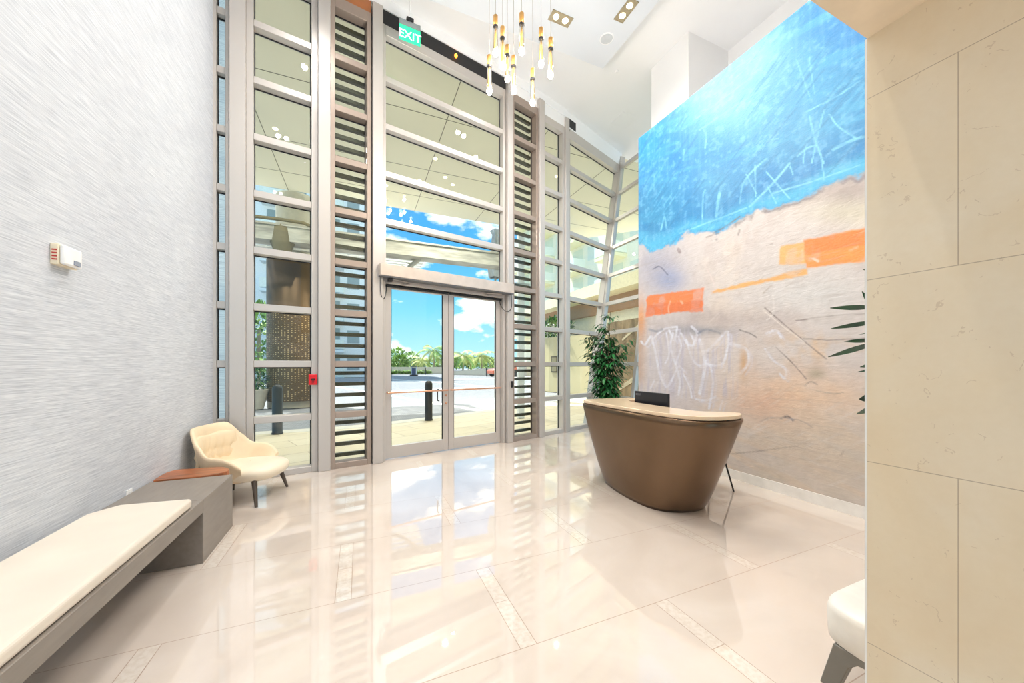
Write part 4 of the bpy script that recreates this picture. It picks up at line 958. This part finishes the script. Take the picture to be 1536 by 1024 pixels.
for i, (px, py, t_) in enumerate([(668, 266, 'right of the pair'), (679, 277, 'lowest of the pair'), (653, 238, 'highest'), (579, 278, 'leftmost'), (413, 193, 'behind the left bay')]):
    q = unproj(px, py, 7.25); mb = MB(); mb.lathe([(0, -.01), (.055, -.01), (.06, 0)], seg=16)
    o = mb.build('porch_downlight', mat('porch_lamp_glow', (255, 240, 200), .4, emit=((255, 236, 190), 3)), loc=q)
    la = bpy.data.lights.new('porch_beam', 'SPOT'); la.energy = 300; la.spot_size = math.radians(160); la.spot_blend = .9; la.shadow_soft_size = .05; la.color = (1, .93, .84)
    lo = bpy.data.objects.new('porch_beam', la); COL.objects.link(lo); lo.parent = o; lo.location = (0, 0, -.03)
    tag(o, ['small lamp in the porch ceiling, upper one of the pair over the doors', 'small lamp in the porch ceiling, lower one of the pair over the doors', 'small lamp in the porch ceiling, highest above the doors',
            'small lamp in the porch ceiling at the left edge of the door glazing', 'small lamp in the porch ceiling seen through the tall left pane'][i], 'ceiling lamp', 'porch ceiling lamps')
for x, y, w_ in ((5.6, 9.6, 'right'), (7.4, 11.8, 'far right'), (-4.5, 11.0, 'far left')):  # extra porch lamps, added to brighten the paving and porch ceiling
    mb = MB(); mb.lathe([(0, -.01), (.055, -.01), (.06, 0)], seg=16); o = mb.build('porch_downlight', MATS['porch_lamp_glow'], loc=(x, y, 7.25))
    la = bpy.data.objects.new('porch_beam', bpy.data.lights['porch_beam']); COL.objects.link(la); la.parent = o; la.location = (0, 0, -.03)
    tag(o, 'added small lamp at the %s of the porch ceiling' % w_, 'ceiling lamp', 'porch ceiling lamps')
# round column
colx, coly = atdepth(444, 546, 12.5).x, atdepth(444, 546, 12.5).y
co = empty('porch_column', (colx, coly, 0), label='thick round porch column wrapped in perforated bronze metal, behind the left bay', cat='column')
mb = MB(); mb.lathe([(.60, 5.0), (.60, 7.25)], seg=48); mb.lathe([(.60, 4.9), (.60, 5.02)], seg=48); mb.build('shaft', mat('column_plaster', (204, 196, 178), .7), co)
mb = MB(); mb.lathe([(.86, .22), (.86, 4.98), (.80, 5.05), (.6, 5.05)], seg=64)
m = bpy.data.materials.new('perforated_bronze'); m.use_nodes = True; b_ = NB(m); p = m.node_tree.nodes['Principled BSDF']
tcn = b_.n('ShaderNodeTexCoord'); sp2 = b_.n('ShaderNodeSeparateXYZ'); b_.t.links.new(tcn.outputs['Object'], sp2.inputs[0])
ang = b_.m('MULTIPLY', b_.m('ARCTAN2', sp2.outputs[1], sp2.outputs[0]), .86)
gx = b_.m('DIVIDE', ang, .10); gz = b_.m('DIVIDE', sp2.outputs[2], .06)
fx = b_.m('SUBTRACT', b_.m('FRACT', gx), .5); fz = b_.m('SUBTRACT', b_.m('FRACT', gz), .5)
dd = b_.m('SQRT', b_.m('ADD', b_.m('MULTIPLY', fx, fx), b_.m('MULTIPLY', fz, fz)))
cmb = b_.n('ShaderNodeCombineXYZ'); b_.val(cmb, 0, b_.m('FLOOR', gx)); b_.val(cmb, 1, b_.m('FLOOR', gz)); wn = b_.n('ShaderNodeTexWhiteNoise'); b_.t.links.new(cmb.outputs[0], wn.inputs[0])
dot = b_.m('MULTIPLY', b_.m('MULTIPLY', b_.m('LESS_THAN', dd, .22), b_.m('GREATER_THAN', wn.outputs[0], .45)), b_.m('LESS_THAN', sp2.outputs[2], 3.1))
b_.t.links.new(b_.mix(dot, lin((98, 76, 50)), lin((196, 166, 118))), p.inputs['Base Color']); p.inputs['Metallic'].default_value = .55; p.inputs['Roughness'].default_value = .42
mb.build('metal_wrap', m, co)
mb = MB(); mb.lathe([(.84, 0), (.84, .22), (.86, .22)], seg=64); mb.build('base_ring', mat('base_ring_stone', (170, 158, 136), .5), co)
# bollards
def bollard(loc, lab):
    mb = MB(); r = .095; pr = [(r * 1.1, 0), (r * 1.1, .03), (r, .035), (r, .93)] + [(r * math.cos(a), .93 + .1 * math.sin(a)) for a in np.linspace(.15, math.pi / 2 - .05, 7)] + [(0, 1.031)]
    mb.lathe(pr, seg=28)
    return tag(mb.build('bollard', mat('bollard_black', (38, 38, 38), .45), loc=loc), lab, 'bollard', 'black bollards outside')
bollard(atdepth(643, 546, 9.25).to_2d().to_3d(), 'black round-topped bollard outside the left glass door')
bollard(atdepth(416, 546, 7.45).to_2d().to_3d(), 'black round-topped bollard outside the tall left bay, before the column')
bollard(atdepth(638, 546, 50).to_2d().to_3d(), 'distant dark bollard by the low hedge')
bollard(atdepth(730, 546, 43).to_2d().to_3d(), 'distant dark bollard beside the orange car')
# planter left of the column
pl = empty('planter', atdepth(379, 546, 11.6).to_2d().to_3d(), label='large pale round planter with a bushy shrub outside the left bay', cat='planter')
mb = MB(); mb.lathe([(.30, 0), (.44, .6), (.47, .64), (.42, .64), (.40, .58), (0, .58)], seg=32); mb.build('pot', mat('pale_planter', (196, 190, 176), .6), pl)
M_BUSH = mat('bush_green', (122, 160, 80), .6, noise=(3, .3, (1, 1, 1))); M_BUSH2 = mat('bush_light_green', (176, 206, 112), .6, noise=(3, .2, (1, 1, 1)))
def bush_mesh(r, rx, ry, rz, n, ls, seed, z0=0, mats=(0, 1)):
    rr = random.Random(seed); mb = MB()
    for i in range(n):
        a = rr.uniform(0, 6.283); ph = math.acos(rr.uniform(-1, 1)); k = rr.uniform(.45, 1) ** .5
        b = (rx * k * math.sin(ph) * math.cos(a), ry * k * math.sin(ph) * math.sin(a), z0 + rz * k * math.cos(ph))
        d = Vector((b[0] / rx, b[1] / ry, (b[2] - z0) / rz)) + Vector((rr.uniform(-.7, .7), rr.uniform(-.7, .7), rr.uniform(-.3, .8)))
        leafmesh(mb, b, d, (0, 0, 1), ls * rr.uniform(.7, 1.4), ls * rr.uniform(.14, .3), bend=.5, mi=rr.choice(mats))
    return mb
bush_mesh(0, .42, .42, .42, 450, .15, 11, 1.0).build('shrub', [M_LEAF, M_BUSH], pl)
# canopy beam with shade slats
cb = empty('canopy_beam', (0, 12.9, 0), label='long grey-brown canopy beam with shade slats beyond the porch', cat='canopy')
mb = MB(); mb.box(-10.5, 5.3, -.25, .35, 5.18, 5.62); mb.box(-10.5, 5.3, -.3, .4, 5.62, 5.68); mb.build('beam', mat('weathered_beam', (184, 180, 168), .7, noise=(1.5, .2, (1, 1, 5)), bump=(6, .4)), cb)
mb = MB()
for k in range(6): mb.box(-10.5, 2.2, .55 + k * .34, .72 + k * .34, 5.26, 5.30)
mb.build('shade_slats', mat('white_slat', (236, 236, 232), .5), cb)
for x in (1.95,):
    mb = MB(); mb.tube([(x, .1, 5.2), (x - .55, .4, 4.72), (x - .9, .5, 4.62)], [.09, .07, .05], 8)
    for k in range(4): mb.tube([(x - .12 - k * .15, .14 + k * .05, 5.12 - k * .12), (x - .3 - k * .15, .14 + k * .05, 5.16 - k * .12)], .022, 6)
    mb.build('bracket', mat('bracket_grey', (176, 174, 166), .5), cb)
mb = MB(); mb.lathe([(.3, 5.68), (.34, 5.2), (.3, 5.1), (.2, 4.8)], c=(-2.2, .0, 0), seg=16)
for s_ in (-1, 1):
    mb.tube([(-2.2, -.3, 5.8), (-2.2 + s_ * .6, -.32, 5.78), (-2.2 + s_ * 1.1, -.32, 5.6)], .05, 6)
mb.build('crest', mat('crest_brown', (122, 112, 84), .7, bump=(8, .6)), cb)
for px in (500, ):
    pass
mb = MB(); mb.tube([(-9.8, .1, 0), (-9.8, .1, 5.2)], .08, 10); mb.build('support_post', mat('bracket_grey', (176, 174, 166), .5), cb)
# white steel mast seen through the right louvre
ms = empty('steel_mast', atdepth(781, 546, 9.6).to_2d().to_3d(), label='white steel lamp mast with bracket plates outside the right louvre', cat='lamp mast')
mb = MB(); mb.box(-.09, .09, -.05, .05, 0, 4.9); mb.build('pole', mat('white_steel', (238, 240, 240), .4), ms)
for bx in ((-.2, .24, 3.55), (-.24, .2, 4.3)):
    mb = MB(); mb.box(bx[0], bx[1], -.06, .06, bx[2], bx[2] + .07); mb.build('bracket_plate', mat('steel_bracket', (190, 194, 194), .4), ms)
# furled parasol seen top right of the door glazing
pr_ = empty('furled_parasol', atdepth(743, 546, 15.5).to_2d().to_3d(), label='tall closed grey parasol seen high at the right of the door glazing', cat='parasol')
mb = MB(); mb.tube([(0, 0, 0), (0, 0, 7.3)], .05, 8); mb.build('pole', mat('bracket_grey', (176, 174, 166), .5), pr_)
mb = MB(); rows = []
for z, r in ((7.35, .03), (7.2, .22), (7.05, .12), (6.3, .2), (5.6, .3), (5.2, .26)):
    rows.append([Vector((r * (1 + .22 * math.cos(6 * t)) * math.cos(t), r * (1 + .22 * math.cos(6 * t)) * math.sin(t), z)) for t in np.linspace(0, 2 * math.pi, 48, endpoint=False)])
mb.grid([list(x) for x in zip(*rows)], closeu=True); mb.build('canopy', mat('parasol_cloth', (170, 176, 180), .8), pr_)

# ---- right: podium wall, apartment tower
mb = MB(); M_POD = mat('podium_wall', (206, 192, 152), .8, noise=(.8, .04, (1, 1, 1)))
mb.prism([(9.1, 18.5), (9.2, 16.6), (9.8, 14.6), (10.6, 10.5), (10.9, 10.5), (10.9, 18.5)], 0, 2.85)
gw = struct('wall_garden', mb, M_POD)
sg = empty('wall_plaque', (9.30, 16.2, 1.45), math.radians(-73), label='small dark framed plaque on the beige garden wall', cat='sign')
mb = MB(); mb.box(-.22, .22, -.02, .01, -.42, .42); mb.build('frame', mat('plaque_frame', (90, 78, 60), .5), sg); mb = MB(); mb.box(-.16, .16, -.03, -.02, -.36, .36); mb.build('panel', mat('plaque_panel', (150, 140, 110), .5), sg)
hd = bush_mesh(0, .75, 1.3, .5, 900, .2, 21, 3.42, (0, 1)); o = hd.build('garden_hedge', [M_LEAF, M_BUSH], loc=(9.75, 16.8, 0)); tag(o, 'dark green hedge on top of the beige garden wall', 'hedge')
mb = MB(); mb.box(11.0, 22, 6, 40, 0, 3.55); mb.box(10.95, 11.0, 6, 40, 2.2, 3.4)
pb = empty('podium_building', (0, 0, 0), label='low cream podium building with terracotta band beside the tower', cat='building')
mbw = MB(); mbw.box(11.2, 19.8, 5.5, 22, 0, 5.3); mbw.build('wall', mat('podium_cream', (238, 232, 210), .8), pb)
mbw = MB(); mbw.box(10.9, 11.2, 5.5, 22, 3.95, 4.65); mbw.build('soffit_band', mat('terracotta_band', (176, 140, 112), .8), pb)
mbw = MB(); mbw.box(10.1, 12.5, 5.5, 22, 4.65, 5.2); mbw.build('canopy_slab', mat('podium_slab', (240, 230, 196), .8), pb)
# brown timber feature wall behind the plant
tw = empty('timber_screen', (0, 0, 0), label='brown slatted timber art wall with pale diagonal battens behind the plant', cat='screen')
mb = MB(); mb.box(8.3, 8.5, 6.2, 10.6, 0, 2.95); mb.build('panel', mat('brown_timber', (150, 128, 100), .7, noise=(2, .25, (1, 3, 1))), tw)
rr = random.Random(9)
for k in range(13):
    y = rr.uniform(6.6, 10.2); z = rr.uniform(.3, 2.7); a = rr.choice((-.45, -.3, .95, -.5)); l = rr.uniform(.3, .8)
    mb = MB(); mb.box(-.03, 0, -l, l, -.035, .035, M=Matrix.Translation((8.3, y, z)) @ Matrix.Rotation(a, 4, 'X')); mb.build('batten', mat('pale_batten', (206, 192, 166), .7), tw)
def tower(name, label, M, length, floors, z0, bays, mw, mbalc, mglass, balcony=True):
    """facade in the local plane y=0, facing -y; length along x"""
    root = empty(name, label=label, cat='building'); root.matrix_world = M
    H = floors * 3.0
    mb = MB(); mb.box(0, length, 0, 12, 0, z0 + H + 1); mb.build('wall', mw, root)
    bw = length / bays
    protos = {}
    for f in range(floors):
        for b in range(bays):
            x0 = b * bw; z = z0 + f * 3.0
            if 'w' not in protos:
                mb = MB(); mb.box(bw * .12, bw * .42, -.03, 0, .15, 2.4); mb.box(bw * .56, bw * .80, -.03, 0, .8, 2.2); w_ = mb.build('window', mglass, root); protos['w'] = w_
            else: w_ = protos['w'].copy(); COL.objects.link(w_)
            w_.location = (x0, 0, z)
            if balcony:
                if 'b' not in protos:
                    mb = MB(); mb.box(bw * .05, bw * .5, -1.5, 0, -.28, 0); protos['b'] = mb.build('balcony', mbalc, root)
                    mr = MB(); mr.box(bw * .05, bw * .5, -1.5, -1.46, .1, 1.05); mr.box(bw * .05, bw * .05 + .04, -1.46, 0, .1, 1.05); mr.box(bw * .5 - .04, bw * .5, -1.46, 0, .1, 1.05); rl = mr.build('railing', mat('railing_glass_green', (236, 240, 230), .3), protos['b']); b_o = protos['b']
                else:
                    b_o = copy_tree(protos['b'], root)
                b_o.location = (x0, 0, z)
    mb = MB(); mb.box(-.3, length + .3, -.4, 12, z0 + H + 1, z0 + H + 1.6); mb.build('parapet', mbalc, root)
    return root
M_CREAM = mat('tower_cream', (248, 243, 222), .8); M_SLABW = mat('balcony_cream', (244, 236, 200), .8); M_BGL = mat('tower_glass', (226, 232, 216), .6)
tower('apartment_tower', 'cream apartment tower with stacked balconies seen through the right bays', Matrix.Translation((21, 46, 0)) @ Matrix.Rotation(math.radians(-88), 4, 'Z'), 30, 10, 5.2, 5, M_CREAM, M_SLABW, M_BGL)
tower('apartment_block', 'white apartment block with grey windows seen through the left bay and louvres', Matrix.Translation((-46, 43, 0)) @ Matrix.Rotation(math.radians(1), 4, 'Z'), 47, 8, 0, 9, mat('block_white', (246, 248, 248), .8), mat('block_slab', (236, 240, 240), .8), mat('block_glass', (158, 172, 174), .6))
# ---- far side of the forecourt
M_LOW = mat('low_wall_beige', (214, 204, 184), .8)
def along(px0, d0, px1, d1): return atdepth(px0, 546, d0).to_2d(), atdepth(px1, 546, d1).to_2d()
a, b = along(380, 52, 668, 54); n_ = (b - a).normalized(); n_ = Vector((-n_.y, n_.x)) * .4
mb = MB(); mb.prism([a, b, b + n_, a + n_], 0, 1.05); tag(mb.build('low_wall', M_LOW), 'long low beige wall across the far side of the forecourt', 'wall')
rw = MB(); a, b = along(668, 50, 790, 44); P0 = [(a.x, a.y, 0), (b.x, b.y, 0)]
n_ = (b - a).normalized(); n2_ = Vector((-n_.y, n_.x)) * 3
vs_ = [(a.x, a.y, 0), (b.x, b.y, 0), (b.x + n2_.x, b.y + n2_.y, 0), (a.x + n2_.x, a.y + n2_.y, 0), (a.x, a.y, .35), (b.x, b.y, 1.45), (b.x + n2_.x, b.y + n2_.y, 1.45), (a.x + n2_.x, a.y + n2_.y, .35)]
rw.add(vs_, [(0, 3, 2, 1), (4, 5, 6, 7), (0, 1, 5, 4), (1, 2, 6, 5), (2, 3, 7, 6), (3, 0, 4, 7)]); tag(rw.build('ramp_wall', M_LOW), 'sloping pale ramp parapet beyond the right door leaf', 'wall')
hb = MB(); rr = random.Random(2)
for k in range(1600):
    t = rr.random(); p = atdepth(584 + 62 * t, 546, 51.5).to_2d(); z = rr.uniform(.02, .42) * (1 + .3 * math.sin(t * 60))
    leafmesh(hb, (p.x + rr.uniform(-.2, .2), p.y + rr.uniform(-.3, .3), z), (rr.uniform(-1, 1), rr.uniform(-1, 1), rr.uniform(0, 1)), (0, 0, 1), .28, .07, mi=rr.choice((0, 1)))
tag(hb.build('low_hedge', [M_BUSH, M_BUSH2]), 'clipped low hedge at the foot of the far beige wall', 'hedge')
ki = empty('barrier_kiosk', atdepth(621, 546, 45).to_2d().to_3d(), -YAW, label='small dark blue barrier kiosk with white posts on the forecourt', cat='kiosk')
mb = MB(); mb.box(-.45, .45, -.3, .3, 0, .15); mb.build('plinth', M_BLACK, ki)
mb = MB(); mb.box(-.2, .22, -.2, .2, .15, 1.05); mb.build('cabinet', mat('kiosk_blue', (74, 84, 116), .5), ki)
for sx in (-.3, .3):
    mb = MB(); mb.box(sx - .05, sx + .05, -.1, .1, .15, 1.15); mb.build('side_post', mat('white_steel', (238, 240, 240), .4), ki)
mb = MB(); mb.box(-.36, .36, -.25, .25, 1.15, 1.25); mb.build('roof', M_BLACK, ki)
# orange car
cr_ = empty('car', atdepth(756, 546, 42.5).to_2d().to_3d(), math.radians(8), label='orange car parked far off, cut by the right door frame', cat='car')
prof = [(-1.9, .35), (-1.95, .7), (-1.7, .85), (-.95, .95), (-.45, 1.38), (.75, 1.4), (1.5, .98), (1.95, .9), (2.0, .4)]
mb = MB(); n = len(prof); mb.add([(x, -.8, z) for x, z in prof] + [(x, .8, z) for x, z in prof], [tuple(range(n))[::-1], tuple(range(n, 2 * n))] + [(i, (i + 1) % n, n + (i + 1) % n, n + i) for i in range(n)])
mb.build('body', mat('car_orange', (226, 110, 70), .3, coat=.5), cr_, bevel=.05)
mb = MB(); mb.add([(-.85, -.81, .97), (-.42, -.81, 1.3), (.7, -.81, 1.32), (1.3, -.81, .98)], [(0, 1, 2, 3)]); mb.add([(-.88, -.7, .99), (-.47, -.7, 1.35), (-.47, .7, 1.35), (-.88, .7, .99)], [(0, 1, 2, 3)]); mb.build('side_window', M_BLACK, cr_)
for x in (-1.2, 1.25):
    for y in (-.78, .78):
        mb = MB(); mb.lathe([(.33, -.1), (.35, -.08), (.35, .08), (.33, .1)], seg=20, M=Matrix.Translation((x, y, .34)) @ Matrix.Rotation(math.pi / 2, 4, 'X')); mb.build('wheel', M_BLACK, cr_)
# palms and trees
M_FROND = mat('palm_frond', (160, 200, 104), .5, noise=(.5, .25, (1, 1, 1))); M_FROND2 = mat('palm_frond_yellow', (214, 220, 130), .5, noise=(.5, .2, (1, 1, 1))); M_TRUNK = mat('palm_trunk', (160, 146, 120), .8)
def palm(px, d, H_, R_, seed, lab, mats=(0, 1)):
    r = random.Random(seed); p = atdepth(px, 546, d).to_2d()
    root = empty('palm_tree', (p.x, p.y, 0), label=lab, cat='palm tree', group='palms beyond the forecourt')
    mb = MB(); mb.tube([(0, 0, 0), (.15, .1, H_ * .5), (0.05, 0, H_)], [.16, .13, .11], 8); mb.build('trunk', M_TRUNK, root)
    mb = MB()
    for k in range(17):
        az = k * 2.4 + r.uniform(-.2, .2); el = r.uniform(-.1, 1.2); q = Vector((0, 0, H_)); d_ = Vector((math.cos(az) * math.cos(el), math.sin(az) * math.cos(el), math.sin(el))); pts = [q.copy()]; mi = r.choice(mats)
        for s_ in range(9): d_ = (d_ - Vector((0, 0, .22))).normalized(); q = q + d_ * R_ / 9; pts.append(q.copy())
        mb.tube(pts, .02, 4, mi, cap=False)
        for s_ in range(1, 9):
            for sub in (0, .5):
                b = pts[s_].lerp(pts[min(9, s_ + 1)], sub); t = (pts[min(9, s_ + 1)] - pts[s_ - 1]).normalized(); sd = t.cross(Vector((0, 0, 1))).normalized()
                for sg_ in (-1, 1): leafmesh(mb, b, (sd * sg_ + t * .9 + Vector((0, 0, -.25))), (0, 0, 1), R_ * .34 * (1 - .06 * s_), .035 * R_ / 2, bend=.9, mi=mi)
    mb.build('fronds', [M_FROND, M_FROND2], root); return root
palm(650, 62, 3.6, 3.2, 1, 'tallest palm beyond the forecourt, seen through the left door')
palm(662, 72, 2.3, 3.0, 2, 'lower palm right of the tallest one, by the left door edge', (1, 0, 1))
palm(694, 60, 2.9, 2.9, 3, 'left palm seen through the right door leaf')
palm(722, 64, 2.8, 3.2, 4, 'right palm seen through the right door leaf')
palm(633, 69, 2.0, 2.6, 5, 'short yellowish palm left of the tallest one', (1,))
palm(706, 74, 2.8, 3.0, 6, 'middle palm seen through the right door leaf')
def tree(px, d, H_, R_, seed, lab, nm='tree'):
    r = random.Random(seed); p = atdepth(px, 546, d).to_2d(); root = empty(nm, (p.x, p.y, 0), label=lab, cat='tree')
    mb = MB(); mb.tube([(0, 0, 0), (0, 0, H_ * .7)], .12, 6); mb.build('trunk', M_TRUNK, root)
    bush_mesh(0, R_, R_, H_ * .42, 700, .5, seed, H_ * .6, (0, 1)).build('crown', [M_BUSH, M_BUSH2], root); return root
tree(596, 66, 4.4, 1.6, 31, 'slender tree at the left edge of the left door'); tree(600, 56, 2.8, 1.3, 32, 'rounded dark green tree left of the palms'); tree(617, 76, 3.9, 2.2, 33, 'broad green tree between the round tree and palms')
tree(735, 70, 2.6, 2.6, 34, 'green tree at the right edge of the right door'); tree(680, 78, 2.8, 2.4, 35, 'green tree behind the meeting stiles of the doors'); tree(575, 80, 3.4, 2.0, 36, 'green tree behind the louvred bay')
tree(520, 60, 1.9, 3.4, 38, 'low spreading shrub seen between the lower louvre slats', 'shrub'); tree(548, 74, 1.9, 3.0, 39, 'low shrub nearest the door seen between louvre slats', 'shrub')
tree(388, 24, 5.4, 1.5, 40, 'pale green tree beside the round column')
# mangrove line on the horizon
hz = MB(); rr = random.Random(12)
for k in range(1500):
    t = rr.random(); p = atdepth(380 + 430 * t, 546, 88).to_2d(); leafmesh(hz, (p.x, p.y + rr.uniform(-2, 2), rr.uniform(.2, 2.4)), (rr.uniform(-1, 1), rr.uniform(-1, 1), rr.uniform(0, 1)), (0, 0, 1), 1.3, .4, mi=rr.choice((0, 1)))
tag(hz.build('distant_thicket', [M_BUSH, M_BUSH2]), 'continuous green thicket along the horizon', 'thicket', kind='stuff')
